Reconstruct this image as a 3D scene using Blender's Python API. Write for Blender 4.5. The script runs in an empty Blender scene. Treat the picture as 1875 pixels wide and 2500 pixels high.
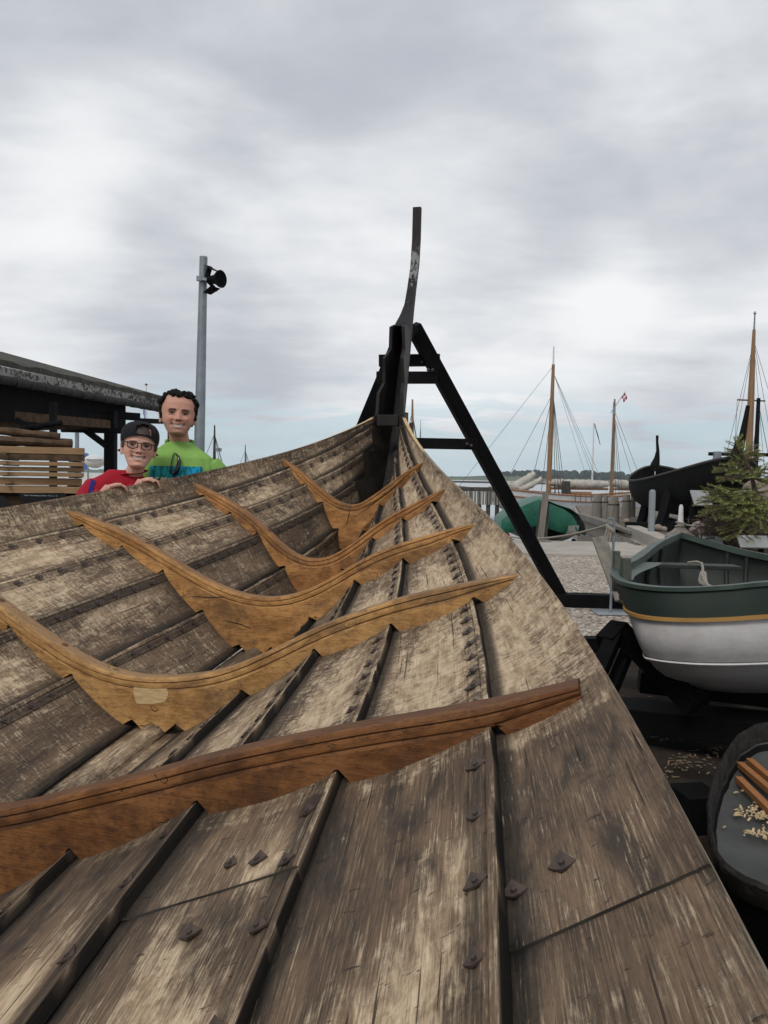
import bpy, bmesh, math, random
import numpy as np
from mathutils import Vector, Matrix, noise as mnoise
R_ = math.radians
rng = random.Random(11)
sce = bpy.context.scene
col = sce.collection

# ---------------------------------------------------------------- camera
FPX, CX, CY = 1944.0, 937.5, 1250.0            # focal length and centre in photo pixels
EYE = 1.35
ROLL, PITCH = 0.02, math.atan((1250 - 1163.7) / 1944.0)
_f = Vector((0, math.cos(PITCH), -math.sin(PITCH))); _u = Vector((0, math.sin(PITCH), math.cos(PITCH))); _r = Vector((1, 0, 0))
RT = _r * math.cos(ROLL) + _u * math.sin(ROLL); UP = _u * math.cos(ROLL) - _r * math.sin(ROLL)
CAM = Vector((0, 0, EYE))
def ray(px, py): return _f + RT * ((px - CX) / FPX) - UP * ((py - CY) / FPX)
def at(px, py, Y):
    d = ray(px, py); return CAM + d * (Y / d.y)
def gp(px, py, z=0.0):
    d = ray(px, py); return CAM + d * ((z - EYE) / d.z)
def topx(P):
    d = Vector(P) - CAM; z = d.dot(_f)
    return (CX + FPX * d.dot(RT) / z, CY - FPX * d.dot(UP) / z, z)
cam_d = bpy.data.cameras.new('camera'); cam = bpy.data.objects.new('camera', cam_d); col.objects.link(cam)
m = Matrix.Identity(4)
for i in range(3): m[i][0] = RT[i]; m[i][1] = UP[i]; m[i][2] = -_f[i]; m[i][3] = CAM[i]
cam.matrix_world = m
cam_d.sensor_fit = 'VERTICAL'; cam_d.sensor_height = 36.0; cam_d.lens = FPX / 2500 * 36
cam_d.clip_start = 0.02; cam_d.clip_end = 6000
sce.camera = cam

# ---------------------------------------------------------------- object helpers
def tag(o, label=None, cat=None, group=None, kind=None):
    if label: o['label'] = label
    if cat: o['category'] = cat
    if group: o['group'] = group
    if kind: o['kind'] = kind
    return o
def empty(name, loc, label, cat, group=None):
    o = bpy.data.objects.new(name, None); o.location = loc; o.empty_display_size = .1
    col.objects.link(o); return tag(o, label, cat, group)
def children(o): return [c for c in bpy.data.objects if c.parent == o]
class MB:
    """collects geometry (world coordinates) and links it as one mesh object"""
    def __init__(s): s.v = []; s.f = []; s.mi = []; s.uv = []; s.at = {}; s.mat = 0
    def add(s, vs, fs, mi=None):
        b = len(s.v); s.v += [tuple(p) for p in vs]
        for f in fs: s.f.append(tuple(b + i for i in f)); s.mi.append(s.mat if mi is None else mi)
        return b
    def box(s, c, size, rot=None, bev=0.0, mi=None):
        hx, hy, hz = size[0] / 2, size[1] / 2, size[2] / 2
        X = Matrix.Identity(3) if rot is None else rot
        if bev <= 0:
            vs = [Vector(c) + X @ Vector((x * hx, y * hy, z * hz)) for x in (-1, 1) for y in (-1, 1) for z in (-1, 1)]
            s.add(vs, [(0, 1, 3, 2), (4, 6, 7, 5), (0, 4, 5, 1), (2, 3, 7, 6), (0, 2, 6, 4), (1, 5, 7, 3)], mi)
        else:
            bm = bmesh.new(); bmesh.ops.create_cube(bm, size=1)
            for v in bm.verts: v.co = Vector((v.co.x * size[0], v.co.y * size[1], v.co.z * size[2]))
            bmesh.ops.bevel(bm, geom=bm.edges[:], offset=bev, segments=2, affect='EDGES', profile=.6)
            s.bm(bm, Matrix.Translation(Vector(c)) @ X.to_4x4(), mi)
    def bm(s, bm, M4=None, mi=None):
        bm.verts.index_update()
        vs = [(M4 @ v.co if M4 else v.co) for v in bm.verts]
        s.add(vs, [[v.index for v in f.verts] for f in bm.faces], mi); bm.free()
    def beam(s, p0, p1, w, h, up=(0, 0, 1), bev=0.0, mi=None):
        p0, p1 = Vector(p0), Vector(p1); y = (p1 - p0); L = y.length; y.normalize()
        x = y.cross(Vector(up)).normalized(); z = x.cross(y)
        s.box((p0 + p1) / 2, (w, L, h), Matrix((x, y, z)).transposed(), bev, mi)
    def tube(s, pts, r, n=8, cap=True, mi=None):
        pts = [Vector(p) for p in pts]; rs = r if isinstance(r, (list, tuple)) else [r] * len(pts)
        vs = []; T = None; N = len(pts)
        for i in range(N):
            t = (pts[min(i + 1, N - 1)] - pts[max(i - 1, 0)]).normalized()
            if T is None:
                a = Vector((0, 0, 1)) if abs(t.z) < .9 else Vector((1, 0, 0)); X = a.cross(t).normalized()
            else: X = (X - t * X.dot(t)).normalized()
            T = t; Yv = t.cross(X)
            vs += [pts[i] + (X * math.cos(2 * math.pi * k / n) + Yv * math.sin(2 * math.pi * k / n)) * rs[i] for k in range(n)]
        fs = [(i * n + k, i * n + (k + 1) % n, (i + 1) * n + (k + 1) % n, (i + 1) * n + k) for i in range(N - 1) for k in range(n)]
        if cap: fs += [tuple(range(n))[::-1], tuple((N - 1) * n + k for k in range(n))]
        s.add(vs, fs, mi)
    def ring(s, c, R, r, ax=(0, 0, 1), n=20, k=6, mi=None, sx=1.0):
        ax = Vector(ax).normalized(); a = ax.orthogonal().normalized(); b = ax.cross(a)
        vs = []; fs = []
        for i in range(n):
            d = a * math.cos(2 * math.pi * i / n) + b * math.sin(2 * math.pi * i / n)
            for j in range(k):
                w = 2 * math.pi * j / k
                vs.append(Vector(c) + d * (R + r * math.cos(w)) + ax * (r * math.sin(w)))
        for i in range(n):
            for j in range(k):
                fs.append((i * k + j, i * k + (j + 1) % k, ((i + 1) % n) * k + (j + 1) % k, ((i + 1) % n) * k + j))
        s.add(vs, fs, mi)
    def lathe(s, base, prof, n=16, axis=(0, 0, 1), mi=None):
        ax = Vector(axis).normalized(); a = ax.orthogonal().normalized(); b = ax.cross(a); base = Vector(base); vs = []
        for r, h in prof:
            vs += [base + ax * h + (a * math.cos(2 * math.pi * k / n) + b * math.sin(2 * math.pi * k / n)) * r for k in range(n)]
        N = len(prof)
        fs = [(i * n + k, i * n + (k + 1) % n, (i + 1) * n + (k + 1) % n, (i + 1) * n + k) for i in range(N - 1) for k in range(n)]
        fs += [tuple(range(n))[::-1], tuple((N - 1) * n + k for k in range(n))]
        s.add(vs, fs, mi)
    def prism(s, poly, off, mi=None):
        """poly: closed list of points, off: extrusion vector"""
        n = len(poly); off = Vector(off); vs = [Vector(p) for p in poly] + [Vector(p) + off for p in poly]
        s.add(vs, [tuple(range(n))[::-1], tuple(range(n, 2 * n))] + [(i, (i + 1) % n, n + (i + 1) % n, n + i) for i in range(n)], mi)
    def loft(s, rings, closed=True, cap=True, mi=None):
        n = len(rings[0]); vs = [p for r in rings for p in r]; k = n if closed else n - 1
        fs = [(i * n + j, i * n + (j + 1) % n, (i + 1) * n + (j + 1) % n, (i + 1) * n + j) for i in range(len(rings) - 1) for j in range(k)]
        if cap and closed: fs += [tuple(range(n))[::-1], tuple((len(rings) - 1) * n + j for j in range(n))]
        s.add(vs, fs, mi)
    def mesh(s, name, mats, base=(0, 0, 0), smooth=False, fix=True):
        me = bpy.data.meshes.new(name); b = Vector(base)
        me.from_pydata([tuple(Vector(p) - b) for p in s.v], [], s.f)
        for mt in (mats if isinstance(mats, (list, tuple)) else [mats]): me.materials.append(mt)
        me.polygons.foreach_set('material_index', s.mi)
        if s.uv:
            l = me.uv_layers.new(name='grain'); l.data.foreach_set('uv', np.array(s.uv, dtype=np.float32).ravel())
        for k, a in s.at.items():
            at_ = me.attributes.new(k, 'FLOAT', 'POINT'); at_.data.foreach_set('value', np.array(a, dtype=np.float32))
        if fix and not s.uv:
            bm = bmesh.new(); bm.from_mesh(me); bmesh.ops.recalc_face_normals(bm, faces=bm.faces); bm.to_mesh(me); bm.free()
        if smooth is True: me.polygons.foreach_set('use_smooth', [True] * len(me.polygons))
        elif smooth: me.polygons.foreach_set('use_smooth', [True] * len(me.polygons)); me.set_sharp_from_angle(angle=R_(smooth))
        return me
    def build(s, name, mats, parent=None, base=None, smooth=False):
        if parent is not None: base = parent_world(parent)
        base = Vector(base) if base is not None else Vector((0, 0, 0))
        o = bpy.data.objects.new(name, s.mesh(name, mats, base, smooth)); col.objects.link(o)
        if parent is not None: o.parent = parent
        else: o.location = base
        return o
def parent_world(o):
    p = Vector((0, 0, 0))
    while o is not None: p = p + o.location; o = o.parent
    return p
def rotz(a): return Matrix.Rotation(a, 3, 'Z')

# ---------------------------------------------------------------- materials
class NT:
    def __init__(s, name):
        s.m = bpy.data.materials.new(name); s.m.use_nodes = True; s.t = s.m.node_tree; s.b = s.t.nodes['Principled BSDF']
    def n(s, typ, **k):
        nd = s.t.nodes.new(typ)
        for a, v in k.items():
            if a.startswith('i_'):
                key = a[2:]; key = int(key) if key.isdigit() else key.replace('_', ' ')
                s.set(nd.inputs[key], v)
            else: setattr(nd, a, v)
        return nd
    def set(s, sock, v):
        if hasattr(v, 'links') or isinstance(v, bpy.types.NodeSocket): s.t.links.new(v, sock)
        elif isinstance(v, (tuple, list)) and sock.type == 'RGBA' and len(v) == 3: sock.default_value = (*v, 1)
        else: sock.default_value = v
    def math(s, op, a, b=None, c=None, clamp=False):
        nd = s.n('ShaderNodeMath', operation=op, use_clamp=clamp); s.set(nd.inputs[0], a)
        if b is not None: s.set(nd.inputs[1], b)
        if c is not None: s.set(nd.inputs[2], c)
        return nd.outputs[0]
    def mix(s, f, a, b, mode='MIX'):
        nd = s.n('ShaderNodeMix', data_type='RGBA', blend_type=mode); s.set(nd.inputs[0], f); s.set(nd.inputs[6], a); s.set(nd.inputs[7], b); return nd.outputs[2]
    def step(s, x, lo, hi):
        nd = s.n('ShaderNodeMapRange', interpolation_type='SMOOTHSTEP'); s.set(nd.inputs[0], x); nd.inputs[1].default_value = lo; nd.inputs[2].default_value = hi; return nd.outputs[0]
    def noise(s, vec, scale=1., detail=3., rough=.55, dist=0.):
        nd = s.n('ShaderNodeTexNoise'); s.set(nd.inputs['Vector'], vec); nd.inputs['Scale'].default_value = scale; nd.inputs['Detail'].default_value = detail
        nd.inputs['Roughness'].default_value = rough; nd.inputs['Distortion'].default_value = dist; return nd.outputs[0]
    def map(s, vec, scale=(1, 1, 1), rot=(0, 0, 0), loc=(0, 0, 0)):
        nd = s.n('ShaderNodeMapping'); s.set(nd.inputs[0], vec); s.set(nd.inputs[1], loc); nd.inputs[2].default_value = rot; nd.inputs[3].default_value = scale; return nd.outputs[0]
    def obj(s): return s.n('ShaderNodeTexCoord').outputs['Object']
    def bump(s, h, dist=.002, strength=1.0):
        nd = s.n('ShaderNodeBump'); nd.inputs['Strength'].default_value = strength; nd.inputs['Distance'].default_value = dist; s.set(nd.inputs['Height'], h)
        s.t.links.new(nd.outputs[0], s.b.inputs['Normal'])
    def out(s, c=None, rough=.7, spec=.35, metal=0.):
        if c is not None: s.set(s.b.inputs['Base Color'], c)
        s.set(s.b.inputs['Roughness'], rough); s.b.inputs['Specular IOR Level'].default_value = spec; s.b.inputs['Metallic'].default_value = metal
        return s.m
def simple(name, c1, c2=None, scale=6., rough=.6, spec=.35, metal=0., bump=0., stretch=(1, 1, 1), detail=4., lo=.35, hi=.65):
    t = NT(name); v = t.map(t.obj(), scale=stretch)
    f = t.noise(v, scale, detail, .6); c = t.mix(t.step(f, lo, hi), c1, c2 if c2 else c1)
    g = t.noise(v, scale * 7, 3); c = t.mix(t.math('MULTIPLY', g, .35), c, tuple(x * .55 for x in c1))
    if bump: t.bump(t.math('ADD', f, t.math('MULTIPLY', g, .5)), bump)
    return t.out(c, rough, spec, metal)
def plank_material(name, port):
    t = NT(name)
    uv = t.n('ShaderNodeUVMap', uv_map='grain').outputs[0]; rnd = t.n('ShaderNodeObjectInfo').outputs['Random']
    off = t.n('ShaderNodeCombineXYZ', i_0=t.math('MULTIPLY', rnd, 31.), i_1=t.math('MULTIPLY', rnd, 17.), i_2=t.math('MULTIPLY', rnd, 9.)).outputs[0]
    v = t.n('ShaderNodeVectorMath', operation='ADD', i_0=uv, i_1=off).outputs[0]
    pale_a = t.n('ShaderNodeAttribute', attribute_name='pale').outputs['Fac']; tar_shade_a = t.n('ShaderNodeAttribute', attribute_name='tar').outputs['Fac']
    big = t.noise(t.map(v, (2.0, 5.5, 1)), 1., 3., .6, .3); mid = t.noise(t.map(v, (14, 34, 1)), 1., 5., .72, .5)
    grain = t.noise(t.map(v, (6, 420, 1)), 1., 2., .6); fleck = t.noise(t.map(v, (13, 250, 1)), 1., 4., .72); adz = t.n('ShaderNodeAttribute', attribute_name='adze').outputs['Fac']
    strk = t.noise(t.map(v, (95, 15, 1), (0, 0, R_(27))), 1., 5., .74, 1.0); strk2 = t.noise(t.map(v, (90, 22, 1), (0, 0, R_(-30))), 1., 3., .65)
    q = t.math('ADD', t.math('MULTIPLY', big, .34), t.math('MULTIPLY', mid, .46))
    q = t.math('ADD', q, t.math('ADD', .21, t.math('MULTIPLY', t.math('SUBTRACT', fleck, .5), t.math('SUBTRACT', .46, t.math('MULTIPLY', adz, .38))))); q = t.math('ADD', q, t.math('MULTIPLY', t.math('SUBTRACT', strk, .5), t.math('MULTIPLY', adz, .62))); q = t.math('ADD', q, .2); iso = t.noise(t.map(v, (75, 110, 1), (0, 0, 0), (7, 2, 0)), 1., 4., .7, .6); q = t.math('ADD', q, t.math('MULTIPLY', t.math('SUBTRACT', iso, .5), t.math('MULTIPLY', adz, .42)))
    q = t.math('ADD', q, t.math('MULTIPLY', pale_a, .38))           # mean .81 + pale
    pm = t.step(q, .865, 1.13)
    brown = t.mix(t.step(big, .35, .65), (.106, .071, .048), (.205, .137, .088))
    brown = t.mix(t.step(mid, .40, .66), brown, t.mix(.55, brown, (.045, .039, .034)))
    brown = t.mix(t.math('MULTIPLY', t.step(fleck, .50, .66), .55), brown, (.29, .21, .135))
    brown = t.mix(t.step(grain, .45, .75), brown, t.mix(.72, brown, (.040, .032, .026)))
    smear = t.noise(t.map(v, (2.6, 9, 1), (0, 0, R_(15)), (5, 3, 1)), 1., 5., .68, .6); brown = t.mix(t.math('MULTIPLY', t.step(smear, .50, .66), .78), brown, (.034, .030, .027))
    brown = t.mix(t.math('MULTIPLY', t.step(smear, .44, .30), .5), brown, (.215, .145, .092))
    pale = t.mix(t.step(mid, .3, .7), (.35, .248, .155), (.64, .505, .345))
    pale = t.mix(t.math('MULTIPLY', t.step(grain, .45, .75), .55), pale, (.25, .17, .10)); pale = t.mix(t.math('MULTIPLY', t.step(strk, .46, .34), t.math('MULTIPLY', adz, .55)), pale, (.20, .15, .10))
    c = t.mix(pm, brown, pale)
    tq = t.math('ADD', t.math('MULTIPLY', tar_shade_a, .58), t.math('ADD', t.math('MULTIPLY', mid, .42), t.math('MULTIPLY', big, .34)))
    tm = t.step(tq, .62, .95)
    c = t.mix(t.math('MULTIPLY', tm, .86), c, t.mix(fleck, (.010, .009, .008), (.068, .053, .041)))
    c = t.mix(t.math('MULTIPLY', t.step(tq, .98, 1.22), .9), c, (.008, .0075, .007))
    bare = t.math('MULTIPLY', t.step(t.math('ADD', t.math('MULTIPLY', fleck, .72), t.math('MULTIPLY', t.noise(t.map(v, (9, 30, 1), (0, 0, 0), (3, 9, 0)), 1., 4., .7), .28)), .575, .66), t.step(big, .42, .60))
    c = t.mix(t.math('MULTIPLY', bare, t.math('SUBTRACT', .7, t.math('MULTIPLY', adz, .45))), c, (.52, .395, .265))
    nick = t.math('MULTIPLY', t.step(strk2, .655, .72), t.step(mid, .40, .55)); c = t.mix(t.math('MULTIPLY', nick, .75), c, (.04, .034, .029))
    crm = t.math('MULTIPLY', t.step(t.noise(t.map(v, (2.2, 120, 1)), 1., 2., .5), .665, .70), t.step(big, .40, .55)); c = t.mix(t.math('MULTIPLY', crm, .8), c, (.022, .019, .017))
    h = t.math('ADD', t.math('MULTIPLY', fleck, t.math('SUBTRACT', .6, t.math('MULTIPLY', adz, .42))), t.math('MULTIPLY', strk, t.math('ADD', .25, adz))); h = t.math('SUBTRACT', h, t.math('MULTIPLY', crm, 1.2))
    h = t.math('SUBTRACT', h, t.math('MULTIPLY', nick, .7))
    t.bump(h, .0034)
    return t.out(c, t.math('ADD', .55, t.math('MULTIPLY', mid, .3)), .16)
def rib_material():
    t = NT('oiled_oak'); uv = t.n('ShaderNodeUVMap', uv_map='grain').outputs[0]; oi = t.n('ShaderNodeObjectInfo')
    off = t.n('ShaderNodeCombineXYZ', i_0=t.math('MULTIPLY', oi.outputs['Random'], 31.), i_1=t.math('MULTIPLY', oi.outputs['Random'], 17.)).outputs[0]
    v = t.n('ShaderNodeVectorMath', operation='ADD', i_0=uv, i_1=off).outputs[0]
    big = t.noise(t.map(v, (5, 9, 1)), 1., 4., .65, .3); grain = t.noise(t.map(v, (9, 240, 1)), 1., 3., .7); mid = t.noise(t.map(v, (22, 60, 1)), 1., 6., .75, .3)
    fleck = t.noise(t.map(v, (60, 260, 1), (0, 0, R_(8))), 1., 3., .7)
    c = t.mix(t.step(big, .32, .68), (.245, .118, .038), (.48, .265, .10))
    c = t.mix(t.math('MULTIPLY', t.step(grain, .46, .74), .5), c, (.125, .055, .019))
    c = t.mix(t.math('MULTIPLY', t.step(mid, .50, .66), .62), c, (.085, .045, .022))
    c = t.mix(t.math('MULTIPLY', t.step(mid, .46, .36), .35), c, (.52, .32, .14))
    c = t.mix(t.math('MULTIPLY', t.step(fleck, .60, .70), .75), c, (.05, .027, .015))
    c = t.mix(t.math('MULTIPLY', t.step(fleck, .40, .31), .4), c, (.52, .34, .17))
    st = t.noise(t.map(v, (2.6, 4.2, 1)), 1., 6., .78, .4); c = t.mix(t.math('MULTIPLY', t.step(st, .48, .64), .70), c, (.10, .058, .033))
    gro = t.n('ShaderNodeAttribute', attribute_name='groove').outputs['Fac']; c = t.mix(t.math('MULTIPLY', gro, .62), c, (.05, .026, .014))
    wea = t.n('ShaderNodeAttribute', attribute_name='weather').outputs['Fac']; wq = t.step(t.math('ADD', t.math('MULTIPLY', wea, .6), t.math('MULTIPLY', mid, .5)), .48, .85)
    c = t.mix(t.math('MULTIPLY', wq, .65), c, (.20, .125, .075))
    crk = t.math('ABSOLUTE', t.math('SUBTRACT', t.noise(t.map(v, (9, 5, 1)), 1., 2., .5, .6), .5)); crm = t.math('MULTIPLY', t.step(crk, .006, .0), t.step(big, .55, .65))
    c = t.mix(t.math('MULTIPLY', crm, .9), c, (.03, .016, .01))
    c = t.mix(1.0, c, oi.outputs['Color'], 'MULTIPLY')
    t.bump(t.math('SUBTRACT', t.math('ADD', t.math('MULTIPLY', grain, .6), t.math('MULTIPLY', mid, .6)), crm), .0022)
    return t.out(c, t.math('ADD', .5, t.math('MULTIPLY', mid, .3)), .22)
MT = {}
MT['plank'] = plank_material('weathered_plank', True)
MT['fresh'] = simple('fresh_cut_wood', (.62, .45, .24), (.50, .34, .17), 14., .7, .3, stretch=(1, 1, 3))
MT['edge'] = simple('grey_plank_edge', (.33, .27, .19), (.17, .135, .10), 22., .75, .3)
MT['rib'] = rib_material()
MT['iron'] = simple('rusty_iron', (.055, .042, .036), (.10, .062, .045), 40., .55, .5, .35)
MT['rusty'] = simple('reddish_treenail', (.15, .062, .035), (.09, .045, .03), 60., .7, .3)
MT['stem'] = simple('tarred_stem_wood', (.010, .0095, .009), (.026, .022, .020), 5., .6, .25, bump=.003, stretch=(3, 3, .6))
t = NT('worn_tarred_stem'); v_ = t.obj(); z_ = t.n('ShaderNodeSeparateXYZ', i_0=v_).outputs[2]; n_ = t.noise(t.map(v_, (22, 22, 7)), 1., 5., .7); n2_ = t.noise(t.map(v_, (60, 60, 9)), 1., 3., .7)
bd = t.math('MULTIPLY', t.step(z_, 2.60, 2.92), t.step(z_, 3.20, 2.98)); c_ = t.mix(t.step(z_, 2.9, 3.1), (.012, .0115, .012), (.024, .018, .018)); c_ = t.mix(t.step(n2_, .45, .7), c_, (.03, .028, .027))
c_ = t.mix(t.math('MULTIPLY', t.step(t.math('ADD', n_, t.math('MULTIPLY', bd, .22)), .68, .76), .75), c_, (.30, .30, .31)); t.bump(n2_, .004); MT['stemworn'] = t.out(c_, .65, .22)
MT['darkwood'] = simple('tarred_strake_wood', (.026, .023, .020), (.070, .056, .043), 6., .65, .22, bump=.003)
# ---------------------------------------------------------------- sky and light
w = bpy.data.worlds.new('World'); sce.world = w; w.use_nodes = True
t = w.node_tree; nd = t.nodes; ln = t.links
for x in list(nd): nd.remove(x)
def wn(typ, **k):
    q = nd.new(typ)
    for a, v in k.items(): setattr(q, a, v)
    return q
def wm(op, a, b=None, c=None, clamp=False):
    q = wn('ShaderNodeMath', operation=op, use_clamp=clamp)
    for i, v in enumerate((a, b, c)):
        if v is None: continue
        if isinstance(v, bpy.types.NodeSocket): ln.new(v, q.inputs[i])
        else: q.inputs[i].default_value = v
    return q.outputs[0]
def wmix(f, a, b):
    q = wn('ShaderNodeMix', data_type='RGBA')
    for i, v in ((0, f), (6, a), (7, b)):
        if isinstance(v, bpy.types.NodeSocket): ln.new(v, q.inputs[i])
        else: q.inputs[i].default_value = (*v, 1) if isinstance(v, tuple) else v
    return q.outputs[2]
def wstep(x, lo, hi):
    q = wn('ShaderNodeMapRange', interpolation_type='SMOOTHSTEP'); ln.new(x, q.inputs[0]); q.inputs[1].default_value = lo; q.inputs[2].default_value = hi; return q.outputs[0]
SUN_EL, SUN_AZ = 48., 205.     # sun behind the camera, a little to its right, veiled by cloud
sky = wn('ShaderNodeTexSky', sky_type='NISHITA'); sky.sun_disc = False; sky.sun_elevation = R_(SUN_EL); sky.sun_rotation = R_(SUN_AZ); sky.air_density = 1.; sky.dust_density = 1.5
tc = wn('ShaderNodeTexCoord'); sx = wn('ShaderNodeSeparateXYZ'); ln.new(tc.outputs['Generated'], sx.inputs[0]); dx, dy, dz = sx.outputs
den = wm('ADD', wm('MAXIMUM', dz, 0.), .16)
cmb = wn('ShaderNodeCombineXYZ'); ln.new(wm('DIVIDE', dx, den), cmb.inputs[0]); ln.new(wm('DIVIDE', dy, den), cmb.inputs[1])
def wnoise(scale, detail, rough, dist=0., loc=(0, 0, 0), sc=(1, 1, 1)):
    mp = wn('ShaderNodeMapping'); ln.new(cmb.outputs[0], mp.inputs[0]); mp.inputs[1].default_value = loc; mp.inputs[3].default_value = sc
    q = wn('ShaderNodeTexNoise'); ln.new(mp.outputs[0], q.inputs['Vector']); q.inputs['Scale'].default_value = scale; q.inputs['Detail'].default_value = detail; q.inputs['Roughness'].default_value = rough; q.inputs['Distortion'].default_value = dist
    return q.outputs[0]
n1 = wnoise(.95, 7., .52, .25, (3.1, .4, 0), (.95, 1.15, 1)); n2 = wnoise(2.7, 7., .55, .2, (7.7, 2.2, 0), (.75, 1.1, 1)); n3 = wnoise(.32, 3., .5, 0, (1.2, 5.2, 0))
def spot(px, py, wid):                                    # a brighter thin place in the overcast, fixed in the sky
    d = ray(px, py).normalized(); v = wn('ShaderNodeVectorMath', operation='DOT_PRODUCT'); ln.new(tc.outputs['Generated'], v.inputs[0]); v.inputs[1].default_value = d
    return wm('POWER', wm('MAXIMUM', v.outputs['Value'], 0.), wid)
mp3 = wn('ShaderNodeMapping'); ln.new(tc.outputs['Generated'], mp3.inputs[0]); mp3.inputs[1].default_value = (2.3, .7, 4.1); mp3.inputs[3].default_value = (2.1, 2.1, 4.6)
q3 = wn('ShaderNodeTexNoise'); ln.new(mp3.outputs[0], q3.inputs['Vector']); q3.inputs['Scale'].default_value = 1.15; q3.inputs['Detail'].default_value = 6.; q3.inputs['Roughness'].default_value = .5; q3.inputs['Distortion'].default_value = .35
cl = wm('ADD', wm('ADD', wm('MULTIPLY', n1, .28), wm('MULTIPLY', n2, .22)), wm('MULTIPLY', q3.outputs[0], .50))
cl = wm('ADD', cl, wm('MULTIPLY', spot(170, 480, 420.), .13)); cl = wm('ADD', cl, wm('MULTIPLY', spot(1490, 735, 420.), .13)); cl = wm('ADD', cl, wm('MULTIPLY', spot(1040, 600, 120.), .05))
cl = wm('ADD', cl, wm('MULTIPLY', spot(150, 700, 300.), .04))
cl = wm('SUBTRACT', cl, wm('MULTIPLY', spot(1000, -50, 40.), .03))
cl = wm('ADD', cl, wm('MULTIPLY', wstep(dz, .42, .12), .05))
lum = wstep(cl, .40, .69)
cloud = wmix(lum, (4.95, 5.3, 5.85), (9.3, 9.4, 9.55))
clear = wmix(.8, sky.outputs[0], (5.2, 6.8, 7.6))
hole = wm('MULTIPLY', wstep(dz, .155, .055), wstep(wm('ADD', n2, wm('MULTIPLY', wstep(dz, .12, .0), .22)), .46, .62))
colr = wmix(wm('MULTIPLY', hole, .7), cloud, clear)
hz = wstep(dz, .045, -.01); colr = wmix(wm('MULTIPLY', hz, .55), colr, (6.2, 7.6, 8.3))
below = wstep(dz, -.005, -.03); colr = wmix(below, colr, (1.6, 1.65, 1.6))
bg = wn('ShaderNodeBackground'); ln.new(colr, bg.inputs[0]); bg.inputs[1].default_value = .10
out = wn('ShaderNodeOutputWorld'); ln.new(bg.outputs[0], out.inputs[0])
sd = bpy.data.lights.new('sun', 'SUN'); sd.energy = 1.5; sd.angle = R_(20); sd.color = (1, .95, .88)
so = bpy.data.objects.new('sun', sd); col.objects.link(so)
az = R_(SUN_AZ); dirv = Vector((math.sin(az) * math.cos(R_(SUN_EL)), math.cos(az) * math.cos(R_(SUN_EL)), math.sin(R_(SUN_EL))))
so.rotation_euler = dirv.to_track_quat('Z', 'Y').to_euler(); so.location = (0, 0, 30)
vs_ = sce.view_settings; vs_.view_transform = 'Standard'; vs_.look = 'None'; vs_.exposure = 0; vs_.gamma = 1
sce.cycles.use_denoising = True
sce.cycles.max_bounces = 6
# ---------------------------------------------------------------- the wooden ship
SC = .944
TH = R_(14.550462); DL = 1.44 * SC
E_T = Vector((math.sin(TH), math.cos(TH), 0)); E_N = Vector((-math.cos(TH), math.sin(TH), 0)); E_Z = Vector((0, 0, 1))
LB = [[1.24969159, -.69211693, -.26794828, .03693639, .02616486], [1.08370654, -.55307052, -.2527975, -.0332821, .05947587], [.82538838, -.41400014, -.21719346, -.05847511, .07861005],
      [.5737953, -.28463731, -.23640859, -.02869077, .1102713], [.3229245, -.13679813, -.22696453, -.03264589, .12772732], [.08588621, .00736001, -.16529686, -.03132572, .11689194]]
LZ = [[-.24041772, .32739005, .05465836, -.01171306, .08241881], [-.36413804, .29246795, .08486233, .05591908, .06427442], [-.462441, .33025912, .03988897, .09478736, .02531504],
      [-.56256782, .31837232, .03205554, .14504491, -.02711438], [-.72158506, .26163579, .01830198, .25210165, -.05624248], [-.86728769, .24554186, -.00731063, .32112679, -.06837754]]
RIB_S = [4.454, 3.814, 3.099, 2.294, 1.411]
def _pv(c, s):
    s0 = s / SC; lo = .55
    def ev(q):
        x = (q - 2.5) / 2.5; return sum(a * x ** i for i, a in enumerate(c))
    if s0 < lo: return ev(lo) + (ev(lo + .05) - ev(lo)) / .05 * (s0 - lo)
    return ev(s0)
def lap(j, s):
    b = _pv(LB[j], s) * SC; z = _pv(LZ[j], s) * SC
    if j == 5: b = max(.035, min(.075, b))
    if s > 5.0: b = max(b, .045)
    return b, z
def SP(s, lat, z): return E_T * s + E_N * (DL + lat) + E_Z * (EYE + z)
def lat_of(px, py, lat):
    r = ray(px, py); a = (DL + lat) / r.dot(E_N); P = r * a; return P.dot(E_T), P.z
THK = .024; OVER = .035
def section(k, s):
    """strake k at station s: top point, unit chord, outward unit, width (in the section plane, starboard/port symmetric)"""
    T = Vector(lap(k, s)); B = Vector(lap(k + 1, s))
    c = B - T; o = Vector((-c.y, c.x)).normalized(); B = B + o * THK; c = B - T; w = c.length; c = c / w; o = Vector((-c.y, c.x))
    return T, c, o, w
def strake_pt(k, s, d, out=0.0):
    T, c, o, w = section(k, s); u = d / w
    q = T + c * d + o * (out + .05 * w * 4 * max(0, min(1, u)) * (1 - max(0, min(1, u))) * .8)
    return q
def strake3(k, side, s, d, out=0.0):
    q = strake_pt(k, s, d, out); return SP(s, side * q.x, q.y)
def strake_frame(k, side, s, d):
    P = strake3(k, side, s, d); a = strake3(k, side, s + .02, d) - strake3(k, side, s - .02, d); b = strake3(k, side, s, d + .005) - strake3(k, side, s, d - .005)
    a.normalize(); n = a.cross(b).normalized(); inw = SP(s, 0, .3) - P
    if n.dot(inw) < 0: n = -n
    return P, a, n
GRV = [(0, 0), (.003, -.0012), (.013, -.001), (.0155, .0032), (.018, -.0006), (.031, -.0006), (.044, 0), (.0465, .0032), (.049, 0), (.056, 0)]
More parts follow.
